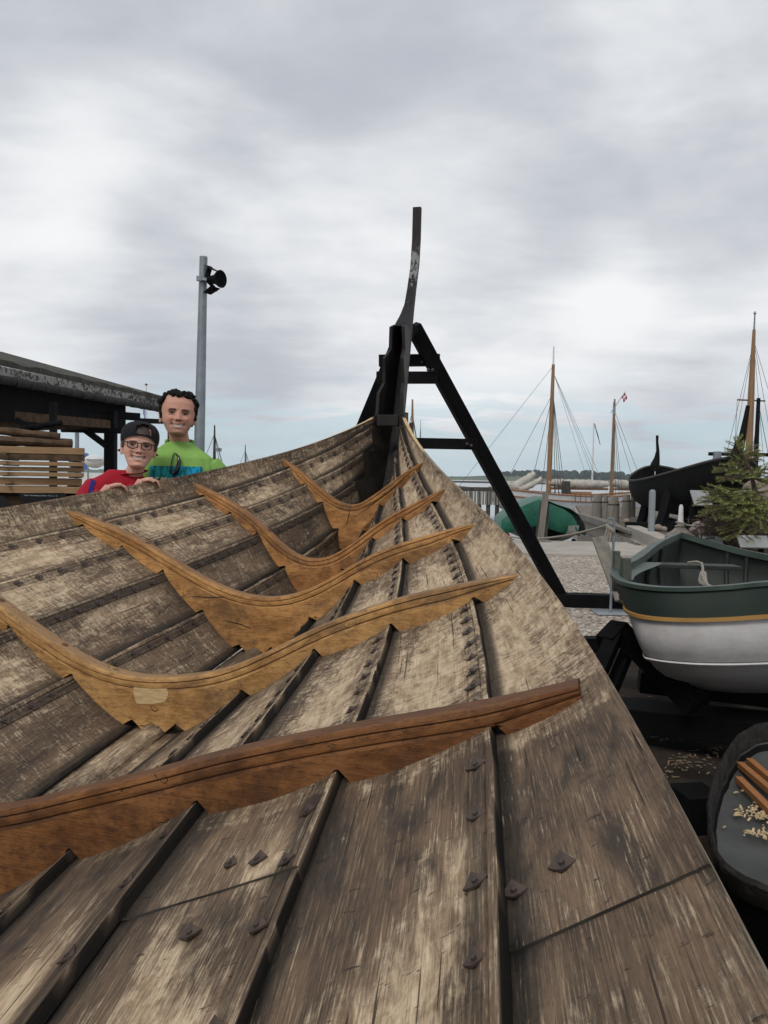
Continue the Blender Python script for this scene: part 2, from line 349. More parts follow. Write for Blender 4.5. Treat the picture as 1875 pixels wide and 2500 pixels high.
PALE = [ # side, strake, s, d, radius along, radius across, amount
 (1, 0, 2.6, .09, .35, .09, .5), (1, 0, 3.45, .1, .25, .07, .15), (1, 0, 4.1, .08, .2, .05, .25), (1, 1, 2.75, .12, .3, .07, .55), (1, 1, 3.5, .11, .25, .07, .6), (1, 1, 4.15, .1, .2, .06, .45),
 (1, 2, 2.55, .11, .3, .1, .65), (1, 2, 3.45, .12, .2, .06, .25), (1, 2, 4.15, .1, .16, .05, .25), (1, 2, 1.95, .1, .3, .07, .1), (1, 3, 1.95, .15, .35, .09, .7), (1, 3, 2.7, .1, .2, .06, .28), (1, 1, 4.75, .08, .2, .05, .4), (1, 2, 4.7, .08, .15, .05, .3), (1, 0, 4.8, .08, .3, .05, .2),
 (-1, 0, 1.85, .12, .30, .10, .85), (-1, 0, 2.65, .11, .28, .08, .7), (-1, 0, 3.4, .1, .25, .07, .6), (-1, 0, 4.1, .09, .25, .06, .6), (-1, 0, 4.8, .08, .4, .06, .5),
 (-1, 1, 1.85, .13, .28, .08, .85), (-1, 1, 2.65, .12, .26, .08, .75), (-1, 1, 3.45, .11, .24, .07, .7), (-1, 1, 4.1, .1, .22, .06, .6), (-1, 1, 4.8, .08, .3, .05, .5),
 (-1, 2, 1.85, .13, .26, .07, .8), (-1, 2, 2.6, .12, .2, .06, .7), (-1, 2, 3.4, .1, .2, .06, .35), (-1, 3, 1.8, .14, .3, .09, .4), (-1, 3, 2.5, .12, .2, .05, .2),
 (-1, 1, .62, .2, .20, .09, .85), (-1, 2, .80, .13, .20, .11, .8), (-1, 3, .80, .14, .2, .07, .6), (-1, 1, .85, .10, .16, .05, .45), (-1, 0, .62, .16, .12, .07, .4), (-1, 2, 1.18, .08, .09, .035, .6), (-1, 3, .98, .12, .16, .06, .55), (-1, 3, .62, .12, .14, .07, .7), (-1, 1, 1.02, .04, .10, .03, .25), (-1, 0, .85, .27, .16, .028, .75), (-1, 0, 1.15, .28, .1, .012, .4), (-1, 2, .62, .12, .12, .05, .5),
 (-1, 1, .5, .12, .16, .09, .5), (-1, 0, 1.45, .18, .12, .06, .2), (-1, 2, 1.02, .21, .16, .02, .6), (-1, 4, 1.9, .1, .2, .06, .3)]
def paint(side, k, s, d, w):
    p = .22 if s > 1.35 else .10
    if s > 1.35: p += .10 if side < 0 else .02
    for sd, kk, ss, dd, rs, rd, am in PALE:
        if sd == side and kk == k: p += am * math.exp(-((s - ss) / rs) ** 2 - ((d - dd) / rd) ** 2)
    if k > 0: p += .30 * math.exp(-((d - .007) / .005) ** 2)
    p = min(p, .78)
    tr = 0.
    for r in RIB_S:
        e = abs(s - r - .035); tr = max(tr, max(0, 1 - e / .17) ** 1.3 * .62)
    tr = max(tr, 1.25 * math.exp(-((w - d) / .030) ** 2), .60 * math.exp(-((d - .032) / .022) ** 2) if k > 0 else .55 * math.exp(-d / .02))  # tar stain plus a painted shade line along the lower lap edge
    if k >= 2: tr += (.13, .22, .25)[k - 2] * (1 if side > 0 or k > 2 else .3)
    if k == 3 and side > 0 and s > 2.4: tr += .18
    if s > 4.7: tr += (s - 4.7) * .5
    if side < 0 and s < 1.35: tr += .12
    if side < 0 and k in (0, 2): q_ = s - SCARF[k](min(1, d / w)); tr += (.4 if k == 2 else .3) * math.exp(-(max(0, -q_) / .03 + max(0, q_) / .012))  # shadow of the scarf gap painted as darkening along the seam
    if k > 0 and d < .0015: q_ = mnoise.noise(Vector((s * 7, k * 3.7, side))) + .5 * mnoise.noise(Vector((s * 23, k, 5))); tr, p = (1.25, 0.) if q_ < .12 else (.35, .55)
    return p, min(tr, 1.5)
S_END = [5.325, 5.24, 5.09, 4.90, 4.70]
def make_strake(k, side, s0, s1, out=0.0, N=110, parent=None, name='plank', mats=None, proud=0.0, seed=0, bias=1.0):
    """s0/s1: functions of u (0 top .. 1 bottom) giving the ends along the ship"""
    b = MB(); us = []; rings = []
    nin = len(GRV) + 9
    for i in range(N + 1):
        f = i / N; f = f ** bias if bias > 0 else 1 - (1 - f) ** -bias; ring = []
        smid = s0(.5) + (s1(.5) - s0(.5)) * f; T, c, o, w = section(k, smid)
        ds = [g[0] for g in GRV] + [.056 + (w + OVER * (k < 4) - .056) * (q / 9) for q in range(1, 10)]
        dg = [g[1] for g in GRV] + [0] * 9
        for d, g in zip(ds, dg):
            u = min(1, d / w); s = s0(u) + (s1(u) - s0(u)) * f
            wob = .0018 * mnoise.noise(Vector((s * 9, k * 7.1 + side, seed))) * (1 if d < .004 else .4) + .0016 * mnoise.noise(Vector((s * 2.5, d * 9, k * 3.3 + seed)))
            gg = g if k > 0 or g < .002 else 0.0
            q = strake_pt(k, s, d + (wob if d < .004 else 0), out + gg + wob - proud); ring.append((SP(s, side * q.x, q.y), s, d, w))
        for d in (w + OVER * (k < 4), w * .66, w * .33, 0.0):
            u = min(1, d / w); s = s0(u) + (s1(u) - s0(u)) * f
            q = strake_pt(k, s, d, out + THK - proud * .5); ring.append((SP(s, side * q.x, q.y), s, d, w, 1))
        rings.append(ring)
    n = len(rings[0]); pal = []; tar = []  # tar holds real staining together with painted seam shade
    for r in rings:
        for rec in r:
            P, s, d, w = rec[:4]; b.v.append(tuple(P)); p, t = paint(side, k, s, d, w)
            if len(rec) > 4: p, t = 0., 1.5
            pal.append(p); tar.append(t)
    flat = [x for r in rings for x in r]
    def face(ids, mi=0):
        b.f.append(ids); b.mi.append(mi)
        for q in ids:
            P, s, d, w = flat[q][:4]; b.uv.append((s, d + (0 if (q % n) < nin else 1.0)))
    for i in range(N):
        for j in range(n):
            a, c_, d_, e = i * n + j, i * n + (j + 1) % n, (i + 1) * n + (j + 1) % n, (i + 1) * n + j
            ids = (a, c_, d_, e) if side < 0 else (a, e, d_, c_)
            sm = flat[a][1]
            face(ids, (1 if sm > 4.55 else 2) if (j == n - 1 and k == 0) else 0)
    def cap(o, mi, flip):
        A_ = [o + q for q in range(nin)]; B_ = [o + q for q in range(n - 1, nin - 1, -1)]; i_ = j_ = 0
        while i_ < len(A_) - 1 or j_ < len(B_) - 1:
            if j_ == len(B_) - 1 or (i_ < len(A_) - 1 and (i_ + 1) / (len(A_) - 1) <= (j_ + 1) / (len(B_) - 1)): tri = (A_[i_], A_[i_ + 1], B_[j_]); i_ += 1
            else: tri = (A_[i_], B_[j_ + 1], B_[j_]); j_ += 1
            face(tri[::-1] if flip else tri, mi)
    cap(0, 3, side < 0); cap(N * n, 0, side > 0)  # start face coloured dark to stand for the shadow in the scarf gap
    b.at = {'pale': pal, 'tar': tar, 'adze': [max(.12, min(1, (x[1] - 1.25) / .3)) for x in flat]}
    return b.build(name, mats or [MT['plank'], MT['fresh'], MT['edge'], MT['darkwood']], parent, smooth=35)

ship = empty('wooden_ship', SP(3.0, 0, -EYE), 'unfinished clinker-built wooden ship bow with tall dark stem, tar-stained planks and orange oak ribs', 'ship')
AFT = -.35
def scarf(k, P, Q):
    """station of a straight scarf seam as a function of the distance down the plank"""
    P, Q = Vector(P), Vector(Q); nrm_ = Vector((-(Q - P).y, (Q - P).x)); tab = []
    for i in range(9):
        u = i / 8; lo_, hi_ = (.70, 1.2) if k == 0 else (.88, 1.30)
        f_ = lambda s: (Vector(topx(strake3(k, -1, s, u * section(k, s)[3]))[:2]) - P).dot(nrm_)
        sg_ = f_(lo_) > 0
        for _ in range(30):
            mid_ = (lo_ + hi_) / 2
            if (f_(mid_) > 0) == sg_: lo_ = mid_
            else: hi_ = mid_
        tab.append((u, lo_))
    return lambda u: interp_(tab, u)
def interp_(tab, x):
    if x <= tab[0][0]: return tab[0][1]
    for (a, u), (c_, v_) in zip(tab, tab[1:]):
        if x <= c_: return u + (v_ - u) * (x - a) / (c_ - a)
    return tab[-1][1]
SCARF = {0: scarf(0, (1734, 2108), (1236, 2327)), 2: scarf(2, (728, 2112), (275, 2253))}
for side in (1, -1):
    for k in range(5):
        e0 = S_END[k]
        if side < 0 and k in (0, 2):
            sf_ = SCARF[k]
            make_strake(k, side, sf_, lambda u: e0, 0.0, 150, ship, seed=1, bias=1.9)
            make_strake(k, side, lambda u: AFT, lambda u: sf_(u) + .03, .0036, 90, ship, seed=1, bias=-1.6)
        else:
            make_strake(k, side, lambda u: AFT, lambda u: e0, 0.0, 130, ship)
# keel plank between the two lowest strakes, with a rounded back
kb = MB(); rr = []; N = 70; nK = 12
for i in range(N + 1):
    s = AFT + (5.0 - AFT) * i / N; bb, zz = lap(5, s); zz -= .028
    prof = [(-bb - .02, -.004), (-bb * .55, -.002), (-bb * .5, .012), (-bb * .3, .026), (0, .031), (bb * .3, .026), (bb * .5, .012), (bb * .55, -.002), (bb + .02, -.004), (.03, -.05), (.025, -.15), (-.025, -.15), (-.03, -.05)]
    rr.append([SP(s, x, zz + y) for x, y in prof])
kb.loft(rr); nn = len(rr[0])
for f in kb.f:
    for q in f: kb.uv.append(((q // nn) * (5.35 / N), (q % nn) * .03))
kb.at = {'pale': [.45 if (i // nn) / N < .5 else .2 for i in range(len(kb.v))], 'tar': [.35] * len(kb.v), 'adze': [.3] * len(kb.v)}
kb.build('keel', [MT['plank']], ship, smooth=40)

# ribs: traced inner curves, mirrored where the photo hides one side (lateral, height)
RIBTOP = {
 1: [(.461, .11), (.41, .082), (.358, .05), (.311, .014), (.264, -.022), (.209, -.065), (.154, -.111), (.108, -.146), (.062, -.166), (.009, -.177), (-.033, -.170), (-.063, -.158), (-.1, -.135), (-.151, -.099), (-.209, -.055), (-.267, -.011), (-.324, .033), (-.381, .069), (-.440, .096)],
 2: [(.741, -.02), (.686, -.055), (.629, -.079), (.572, -.098), (.515, -.122), (.458, -.148), (.402, -.18), (.346, -.217), (.29, -.26), (.242, -.306), (.193, -.352), (.145, -.388), (.098, -.411), (.051, -.428), (.004, -.436), (-.05, -.428), (-.095, -.408), (-.14, -.385), (-.189, -.352), (-.24, -.312), (-.284, -.273), (-.327, -.237), (-.378, -.203), (-.44, -.167), (-.501, -.135), (-.563, -.103), (-.623, -.074), (-.671, -.052), (-.713, -.037)],
 3: [(.988, -.16), (.943, -.179), (.853, -.201), (.778, -.22), (.715, -.24), (.653, -.264), (.591, -.289), (.53, -.315), (.47, -.345), (.41, -.377), (.35, -.408), (.291, -.437), (.233, -.461), (.176, -.487), (.118, -.505), (.055, -.518), (-.012, -.526), (-.079, -.524), (-.146, -.512), (-.211, -.490), (-.275, -.457), (-.334, -.422), (-.40, -.378), (-.462, -.341), (-.513, -.312), (-.564, -.289), (-.615, -.269), (-.665, -.253), (-.715, -.236), (-.765, -.221), (-.814, -.205), (-.863, -.191), (-.911, -.18), (-.974, -.166)],
 4: [(1.19, -.269), (1.139, -.278), (1.076, -.294), (.99, -.313), (.902, -.336), (.838, -.355), (.748, -.390), (.66, -.430), (.62, -.455), (.588, -.474), (.559, -.491), (.519, -.514), (.48, -.535), (.44, -.556), (.392, -.581), (.344, -.605), (.296, -.628), (.239, -.649), (.183, -.663), (.128, -.672), (.073, -.676), (.019, -.676), (-.062, -.670), (-.164, -.653), (-.216, -.637), (-.267, -.618), (-.317, -.596), (-.367, -.571), (-.416, -.544), (-.465, -.517), (-.513, -.490), (-.561, -.465), (-.609, -.443), (-.655, -.424), (-.702, -.405), (-.748, -.387), (-.793, -.371), (-.838, -.355), (-.902, -.336), (-.99, -.313), (-1.076, -.294), (-1.139, -.278), (-1.19, -.269)],
 5: None}
_h5 = [(-.08, -.752), (-.161, -.732), (-.216, -.714), (-.271, -.694), (-.342, -.67), (-.412, -.646), (-.48, -.624), (-.547, -.601), (-.594, -.582), (-.658, -.559), (-.721, -.539), (-.812, -.511), (-.901, -.486), (-.988, -.46), (-1.056, -.445), (-1.111, -.431), (-1.165, -.417), (-1.217, -.401), (-1.269, -.383), (-1.32, -.366), (-1.348, -.357)]
RIBTOP[5] = [(-x, z) for x, z in _h5[::-1]] + [(0, -.760)] + _h5
def resample(pts, n):
    P = [Vector(p) for p in pts]
    for _ in range(2): P = [P[0]] + [(P[i - 1] + P[i] * 2 + P[i + 1]) / 4 for i in range(1, len(P) - 1)] + [P[-1]]
    L = [0]
    for a, c in zip(P, P[1:]): L.append(L[-1] + (c - a).length)
    out = []; j = 0
    for i in range(n + 1):
        x = L[-1] * i / n
        while j < len(P) - 2 and L[j + 1] < x: j += 1
        t = (x - L[j]) / (L[j + 1] - L[j]); out.append(P[j].lerp(P[j + 1], t))
    return out, L[-1]
def rib_bottom(s, side, tip_b):
    """outline against the planks from the tip down to the keel, with the notches over the laps"""
    o = []
    for k in range(5):
        T, c, oo, w = section(k, s)
        st = .004
        if k == 0:
            best = min((abs(strake_pt(0, s, d * .004).x - tip_b), d * .004) for d in range(0, 60))[1]; ds = [best] + [x for x in (.05, .08, .11, .14, .17, .2, .23, .26, .3) if best + .02 < x < w - .045] + [w - .022]
        else: ds = [.020, .06, .1] + [x for x in (.14, .18, .22) if x < w - .06] + [w - (.022 if k < 4 else .03)]
        pts = [strake_pt(k, s, d, .003) for d in ds]
        if k > 0:
            o.append(T + c * .002 - oo * .006)          # clears the lip of the lower strake
        o += [p + Vector((0, .0018 * mnoise.noise(Vector((p.x * 40, s, k))))) for p in pts]
        if k < 4:
            T2, c2, o2, w2 = section(k + 1, s); o.append(T2 - c2 * .006 - o2 * .005)
    bb, zz = lap(5, s); o.append(Vector((bb + .004, zz + .012))); o.append(Vector((bb * .55, zz - .02))); o.append(Vector((0, zz + .006)))
    return [Vector((side * p.x, p.y)) for p in o]
RIBW = .07
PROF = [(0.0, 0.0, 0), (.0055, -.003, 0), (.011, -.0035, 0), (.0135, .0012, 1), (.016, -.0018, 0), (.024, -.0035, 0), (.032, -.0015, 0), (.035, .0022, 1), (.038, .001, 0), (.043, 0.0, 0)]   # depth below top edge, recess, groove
for k, s in zip((1, 2, 3, 4, 5), RIB_S):
    top, L = resample(RIBTOP[k], 96); n = len(top)
    low = rib_bottom(s, 1, abs(top[0].x)) + rib_bottom(s, -1, abs(top[-1].x))[::-1][1:]
    nrm = []
    for i in range(n):
        t = (top[min(i + 1, n - 1)] - top[max(0, i - 1)]).normalized(); d = Vector((t.y, -t.x))
        if d.y > 0: d = -d
        nrm.append(d)
    b = MB(); uv = []; gro = []; wea = []
    def addv(p, depth, g=0., w_=0.):
        b.v.append(tuple(p)); gro.append(g); wea.append(w_); uv.append(depth); return len(b.v) - 1
    def taper(i):
        e = min(i, n - 1 - i) / (n - 1) * L
        return min(1., (.16 if k < 5 else .45) + e / .30)
    blunt = (k == 5)
    cols = []
    for i in range(n):
        e = L * i / (n - 1); c_ = []; tp = taper(i); p = top[i]; wob = .0015 * mnoise.noise(Vector((e * 6, k, 3)))
        wd = RIBW * (1 if blunt else min(1., .55 + min(i, n - 1 - i) / (n - 1) * L / .25))
        # fore face bottom edge is handled by the ngon; profile: fore edge -> top -> mouldings
        c_.append(addv(SP(s + wd, p.x + nrm[i].x * .03 * tp, p.y + nrm[i].y * .03 * tp), (e, .30), 0, .4))
        c_.append(addv(SP(s + wd, p.x + nrm[i].x * .003, p.y + nrm[i].y * .003), (e, .27), 0, .8))
        for q in range(1, 4): c_.append(addv(SP(s + wd - (wd - .006) * q / 4, p.x - nrm[i].x * .002, p.y - nrm[i].y * .002 + wob), (e, .27 - .07 * q / 4), 0, 1.))
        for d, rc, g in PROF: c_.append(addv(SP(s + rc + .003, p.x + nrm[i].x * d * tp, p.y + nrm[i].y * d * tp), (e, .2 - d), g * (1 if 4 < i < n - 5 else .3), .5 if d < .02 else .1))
        cols.append(c_)
    nc = len(cols[0]); faces = []
    for i in range(n - 1):
        for j in range(nc - 1): faces.append((cols[i][j], cols[i][j + 1], cols[i + 1][j + 1], cols[i + 1][j]))
    aft_low = [addv(SP(s + .003, q.x, q.y), (q.x * 1.1, -q.y * .4 - .4)) for q in low]; fore_low = [addv(SP(s + RIBW, q.x, q.y), (q.x * 1.1, -q.y * .4)) for q in low]
    # aft and fore faces, triangulated
    def fill(U_, W_):
        out = []; i = j = 0
        V = lambda q: Vector(b.v[q])
        while i < len(U_) - 1 or j < len(W_) - 1:
            if i == len(U_) - 1: adv = False
            elif j == len(W_) - 1: adv = True
            else: adv = (V(U_[i + 1]) - V(W_[j])).length < (V(U_[i]) - V(W_[j + 1])).length
            if adv: out.append((U_[i], U_[i + 1], W_[j])); i += 1
            else: out.append((U_[i], W_[j + 1], W_[j])); j += 1
        return out
    nstrip = len(faces); fa_ = fill([c_[-1] for c_ in cols], aft_low); nfill = len(fa_); faces += fa_; faces += fill([c_[0] for c_ in cols], fore_low)
    for i in range(len(low) - 1): faces.append((aft_low[i], aft_low[i + 1], fore_low[i + 1], fore_low[i]))
    for c_, a, f_ in ((cols[0], aft_low[0], fore_low[0]), (cols[-1], aft_low[-1], fore_low[-1])): faces.append(tuple(c_) + (a, f_))
    b.f = faces; b.mi = [0] * len(faces)
    for fi, f in enumerate(faces):
        pl_ = nstrip <= fi < nstrip + nfill
        for q in f:
            if pl_: P = Vector(b.v[q]); b.uv.append((P.dot(E_N) + .25 * P.z, P.z * .9))
            else: b.uv.append(uv[q])
    b.at = {'groove': gro, 'weather': wea}
    o = b.build('rib', [MT['rib']], ship, smooth=32)
    bm = bmesh.new(); bm.from_mesh(o.data); bmesh.ops.recalc_face_normals(bm, faces=bm.faces); bm.to_mesh(o.data); bm.free()
    o.color = {1: (1.1, 1.0, .92, 1), 2: (1.12, .99, .92, 1), 3: (1.14, 1.08, 1., 1), 4: (1.16, 1.2, 1.2, 1), 5: (.50, .39, .35, 1)}[k]
    if k == 5: o['label'] = 'darker reddish rib with a blunt end, nearest the camera'
    # treenail heads on the inner face
    for e in ((.22, .34) if k > 1 else (.3,)):
        for sd in ((1, -1) if k < 3 else (1,)):
            i = int((e if sd > 0 else 1 - e) * (n - 1)) + (2 if k == 4 else 0)
            if k in (3, 5): i = max(2, i - 10 if sd > 0 else i)
            P = SP(s + RIBW * .55, top[i].x, top[i].y); ax = SP(0, -nrm[i].x, -nrm[i].y) - SP(0, 0, 0)
            t = MB(); t.lathe(P - ax * .004, [(.014, 0), (.0135, .006), (.010, .0075)], 12, ax); t.build('treenail', MT['rusty'], o, smooth=40)

# roves (diamond clench plates) along the laps
rv = MB(); h = .0150
g = 5; pts = {}
vs = []; 
for a in range(g):
    for c_ in range(g):
        x = (a / (g - 1) - .5) * 2; y = (c_ / (g - 1) - .5) * 2
        px_, py_ = (x + y) * h * .62, (y - x) * h * .62; z = .0030 + .0035 * (abs(px_) / (h * 1.24)) ** 2 + .001 * x * y
        vs.append((px_, py_, z))
fs = [(a * g + c_, (a + 1) * g + c_, (a + 1) * g + c_ + 1, a * g + c_ + 1) for a in range(g - 1) for c_ in range(g - 1)]
nb = len(vs); vs2 = vs + [(x, y, z - .003) for x, y, z in vs]
fs2 = fs + [tuple(nb + i for i in f[::-1]) for f in fs]
ed = [a for a in range(g)] + [(g - 1) + 0 * a for a in range(0)]
border = [c_ for c_ in range(g)] + [a * g + g - 1 for a in range(1, g)] + [(g - 1) * g + c_ for c_ in range(g - 2, -1, -1)] + [a * g for a in range(g - 2, 0, -1)]
fs2 += [(border[i], border[(i + 1) % len(border)], nb + border[(i + 1) % len(border)], nb + border[i]) for i in range(len(border))]
rv.add(vs2, fs2); rv.lathe((0, 0, .001), [(.0042, 0), (.0042, .0050), (.003, .0058)], 8)
rove_me = rv.mesh('rove', MT['iron'], smooth=40)
places = []
for side in (1, -1):
    for j in (1, 2, 3, 4):
        s = .45 + .03 * j; stp = .094 if side < 0 else .106
        while s < S_END[min(j, 4)] - .02:
            inrib = any(r - .025 < s < r + RIBW + .02 for r in RIB_S)
            if not inrib:
                P, a, nn_ = strake_frame(j, side, s, .0315); x, y, z = topx(P)
                if -25 < x < 1900 and 900 < y < 2530: places.append((z, P, a, nn_))
            s += stp * (1 + .25 * (rng.random() - .5)) * (1.7 if s < 1.4 else 1)
for side, k, s, d in ((-1, 0, .98, .16), (-1, 0, .955, .225), (-1, 2, 1.2, .1), (-1, 2, 1.05, .165), (-1, 2, 1.215, .16)):
    P, a, nn_ = strake_frame(k, side, s, d); places.append((topx(P)[2], P, a, nn_))
places.sort(key=lambda q: q[0])
sb = MB(); base = parent_world(ship)
for i, (z, P, a, nn_) in enumerate(places):
    y_ = nn_.cross(a).normalized(); M4 = Matrix((a, y_, nn_)).transposed().to_4x4() @ Matrix.Rotation(rng.uniform(-.35, .35), 4, 'Z') @ Matrix.Rotation(rng.uniform(-.12, .12), 4, 'X')
    sc_ = rng.uniform(.85, 1.15); M4 = M4 @ Matrix.Diagonal((sc_, sc_ * rng.uniform(.85, 1.1), 1, 1))
    if i < 100:
        o = bpy.data.objects.new('rove', rove_me); col.objects.link(o); o.parent = ship; M4.translation = P - base; o.matrix_local = M4
    else:
        M4.translation = P; sb.add([M4 @ v.co for v in rove_me.vertices], [tuple(p.vertices) for p in rove_me.polygons])
if sb.v: tag(sb.build('rove_row', MT['iron'], ship, smooth=40), kind='stuff')

# stem: solid post on the centre line, hollow wings on both sides
front = [(1029, 508), (1028.5, 586), (1024.5, 649), (1017.5, 705.7), (1011.6, 762), (1007, 814), (1002, 868), (996, 938), (990.5, 1000)]
F = [lat_of(x, y, -.03) for x, y in front]
F += [(5.62, .30), (5.50, .06), (5.33, -.18), (5.12, -.40), (4.85, -.60)]
F[0] = (6.10, 2.069); F[1] = (6.095, 1.829)
def front_s(z):
    for (s0, z0), (s1, z1) in zip(F, F[1:]):
        if z0 >= z >= z1: return s0 + (s1 - s0) * (z0 - z) / (z0 - z1)
    return F[0][0] if z > F[0][1] else F[-1][0]
zs = [2.069 - (2.069 + .6) * i / 110 for i in range(111)]
def interp_(tab, x):
    if x <= tab[0][0]: return tab[0][1]
    for (a, u), (c_, v_) in zip(tab, tab[1:]):
        if x <= c_: return u + (v_ - u) * (x - a) / (c_ - a)
    return tab[-1][1]
def post_depth(z): # fore-and-aft depth of the solid post
    return interp_([(1.06, .10), (1.075, .32), (1.182, .185), (1.285, .090), (1.42, .058), (1.6, .05), (2.07, .05)], z)
pb = MB(); rings = []
for z in zs:
    fs_ = front_s(z); d = post_depth(z); hw = .031; wq = .0025 * mnoise.noise(Vector((z * 7, 1, 2)))
    rings.append([SP(fs_, -hw * .88, z), SP(fs_, hw * .88, z), SP(fs_ - .012, hw, z), SP(fs_ - d + wq, hw, z), SP(fs_ - d + wq, -hw, z), SP(fs_ - .012, -hw, z)])
pb.loft(rings); stem = pb.build('stem_post', MT['stemworn'], ship, smooth=35)
# wings: aft edge stepped
WING = [(1.085, 5.57, .047), (1.056, 5.495, .055), (.90, 5.515, .062), (.856, 5.448, .070), (.821, 5.395, .076), (.655, 5.43, .082), (.598, 5.362, .090), (.574, 5.335, .094), (.42, 5.33, .102)]
for side in (1, -1):
    w = MB(); rr = []
    for i in range(len(WING) - 1):
        z0, s0, b0 = WING[i]; z1, s1, b1 = WING[i + 1]
        for q in range(4 if i < len(WING) - 2 else 5):
            if q == 4: pass
            t = q / 4; z = z0 + (z1 - z0) * t; sa = s0 + (s1 - s0) * t; bb = b0 + (b1 - b0) * t
            sf = front_s(z) - .012; hw = .024
            row = []
            for e in range(6):
                u = e / 5; row.append(SP(sa + (sf - sa) * u, side * (hw + (bb - hw) * (1 - u) ** .8), z))
            for e in range(5, -1, -1):
                u = e / 5; row.append(SP(sa + (sf - sa) * u, side * (hw + (bb - hw) * (1 - u) ** .8 - (.022 * (1 - u * .6))), z + .004))
            rr.append(row)
    w.loft(rr); w.build('stem_wing', MT['stem'], ship, smooth=30)
# dark hood-ends: the strakes of the stem, from the plank ends to the post
for side in (1, -1):
    for k in range(5):
        b = MB(); rr = []
        se = S_END[k]
        for i in range(13):
            u = i / 12; T = Vector(lap(k, se)); B = Vector(lap(k + 1, se)) if k < 4 else Vector(lap(5, se))
            row_i = []; row_o = []
            for q in range(6):
                f = q / 5; p0 = strake_pt(k, se - .03, -.012 + f * (section(k, se)[3] + .11), -.008 + .034 * f); z1 = p0.y + .06; sf = front_s(z1) - .03; bf = .022
                s_ = se - .03 + (sf - se + .03) * u; bx = p0.x + (bf - p0.x) * (u ** 1.15); zz = p0.y + (z1 - p0.y) * u
                row_i.append(SP(s_, side * max(bx, .02), zz)); row_o.append(SP(s_ + .01, side * (max(bx, .02) + .035), zz - .008))
            rr.append(row_i + row_o[::-1])
        b.loft(rr); b.build('hood_end', MT['darkwood'], ship, smooth=35)
cb = MB(); zc = .385; bb = lap(0, 5.36)[0]
cb.beam(SP(5.30, bb * .98, zc), SP(5.30, -bb * .98, zc), .045, .075, bev=.004); cb.build('crossbar', MT['stem'], ship)

# bare scraped patch and splits on the aft faces of the ribs
def on_rib(k, px, py, lift=0.0):
    r = ray(px, py); s = RIB_S[k - 1] + .003 - lift; return CAM + r * (s / r.dot(E_T))
ribs_ = [o for o in children(ship) if o.name.split('.')[0] == 'rib']
MT['bare'] = simple('freshly_scraped_oak', (.62, .46, .24), (.46, .31, .15), 26., .7, .3, stretch=(1, 1, 6))
b = MB(); P = [on_rib(4, *q, .0012) for q in ((326, 1674), (345, 1674), (368, 1677), (392, 1678), (408, 1682), (411, 1693), (408, 1704), (403, 1712), (392, 1716), (380, 1717), (372, 1720), (358, 1718), (345, 1720), (333, 1717), (329, 1706), (326, 1690))]
b.prism(P, E_T * .002); b.build('bare_patch', MT['bare'], ribs_[3])
def crack(k, pts, wid):
    b = MB(); P = [on_rib(k, *q, .0008) for q in pts]; n = len(P); up = []; lo = []
    for i in range(n):
        t_ = (P[min(i + 1, n - 1)] - P[max(0, i - 1)]).normalized(); sd_ = t_.cross(E_T).normalized() * (wid * (.25 + .75 * math.sin(math.pi * (i + .3) / n))); up.append(P[i] + sd_); lo.append(P[i] - sd_)
    b.prism(up + lo[::-1], E_T * .002); b.build('split', MT['stem'], ribs_[k - 1])
crack(1, [(855, 1231), (854, 1243), (852, 1255), (849, 1270), (846, 1284)], .0022)
crack(3, [(463, 1455), (485, 1457), (510, 1459), (535, 1458), (560, 1457)], .0020); crack(3, [(545, 1513), (565, 1519), (590, 1525), (612, 1535)], .0022); crack(4, [(368, 1724), (372, 1733), (378, 1737), (386, 1733)], .0014)
# ---------------------------------------------------------------- setting
def gravel_material():
    t = NT('shell_gravel'); v = t.obj()
    vo = t.n('ShaderNodeTexVoronoi'); t.set(vo.inputs['Vector'], v); vo.inputs['Scale'].default_value = 34.
    f = t.n('ShaderNodeSeparateColor'); t.set(f.inputs[0], vo.outputs['Color'])
    big = t.noise(v, .7, 4.); fine = t.noise(v, 60., 3.)
    c = t.mix(f.outputs[0], (.27, .215, .165), (.58, .51, .43)); c = t.mix(t.step(f.outputs[1], .8, .95), c, (.76, .70, .62)); c = t.mix(t.step(f.outputs[2], .78, .9), c, (.10, .085, .07))
    c = t.mix(t.step(big, .4, .7), c, t.mix(.45, c, (.24, .195, .155))); c = t.mix(t.math('MULTIPLY', t.step(vo.outputs['Distance'], .02, .0), .5), c, (.08, .07, .06))
    t.bump(t.math('ADD', t.math('MULTIPLY', t.math('SUBTRACT', 1., vo.outputs['Distance']), 1.), fine), .02); return t.out(c, .85, .3)
def water_material():
    t = NT('fjord_water'); v = t.obj(); a = t.noise(t.map(v, (.5, 1.6, 1)), 1.2, 4., .6); b = t.noise(t.map(v, (.03, .12, 1)), 1., 3.)
    t.bump(t.math('ADD', t.math('MULTIPLY', a, .5), b), .05, .35)
    c = t.mix(t.step(b, .35, .65), (.16, .17, .19), (.23, .24, .26)); return t.out(c, .16, .5)
MT['gravel'] = gravel_material(); MT['water'] = water_material()
MT['concrete'] = simple('worn_concrete', (.42, .385, .335), (.34, .31, .275), 1.6, .85, .3, bump=.004)
MT['earth'] = simple('dark_wet_earth', (.055, .043, .034), (.018, .015, .013), 3.5, .95, .1, bump=.02)
MT['black'] = simple('black_tarred_timber', (.0045, .0045, .0055), (.008, .008, .009), 6., .75, .08, bump=.004, stretch=(1, 1, 1))
MT['hullblack'] = simple('black_tarred_hull', (.0045, .0045, .0045), (.009, .0085, .008), 4., .8, .10, bump=.006)
MT['greywood'] = simple('weathered_grey_timber', (.17, .155, .135), (.25, .225, .19), 3., .85, .25, bump=.008, stretch=(4, 4, .5))
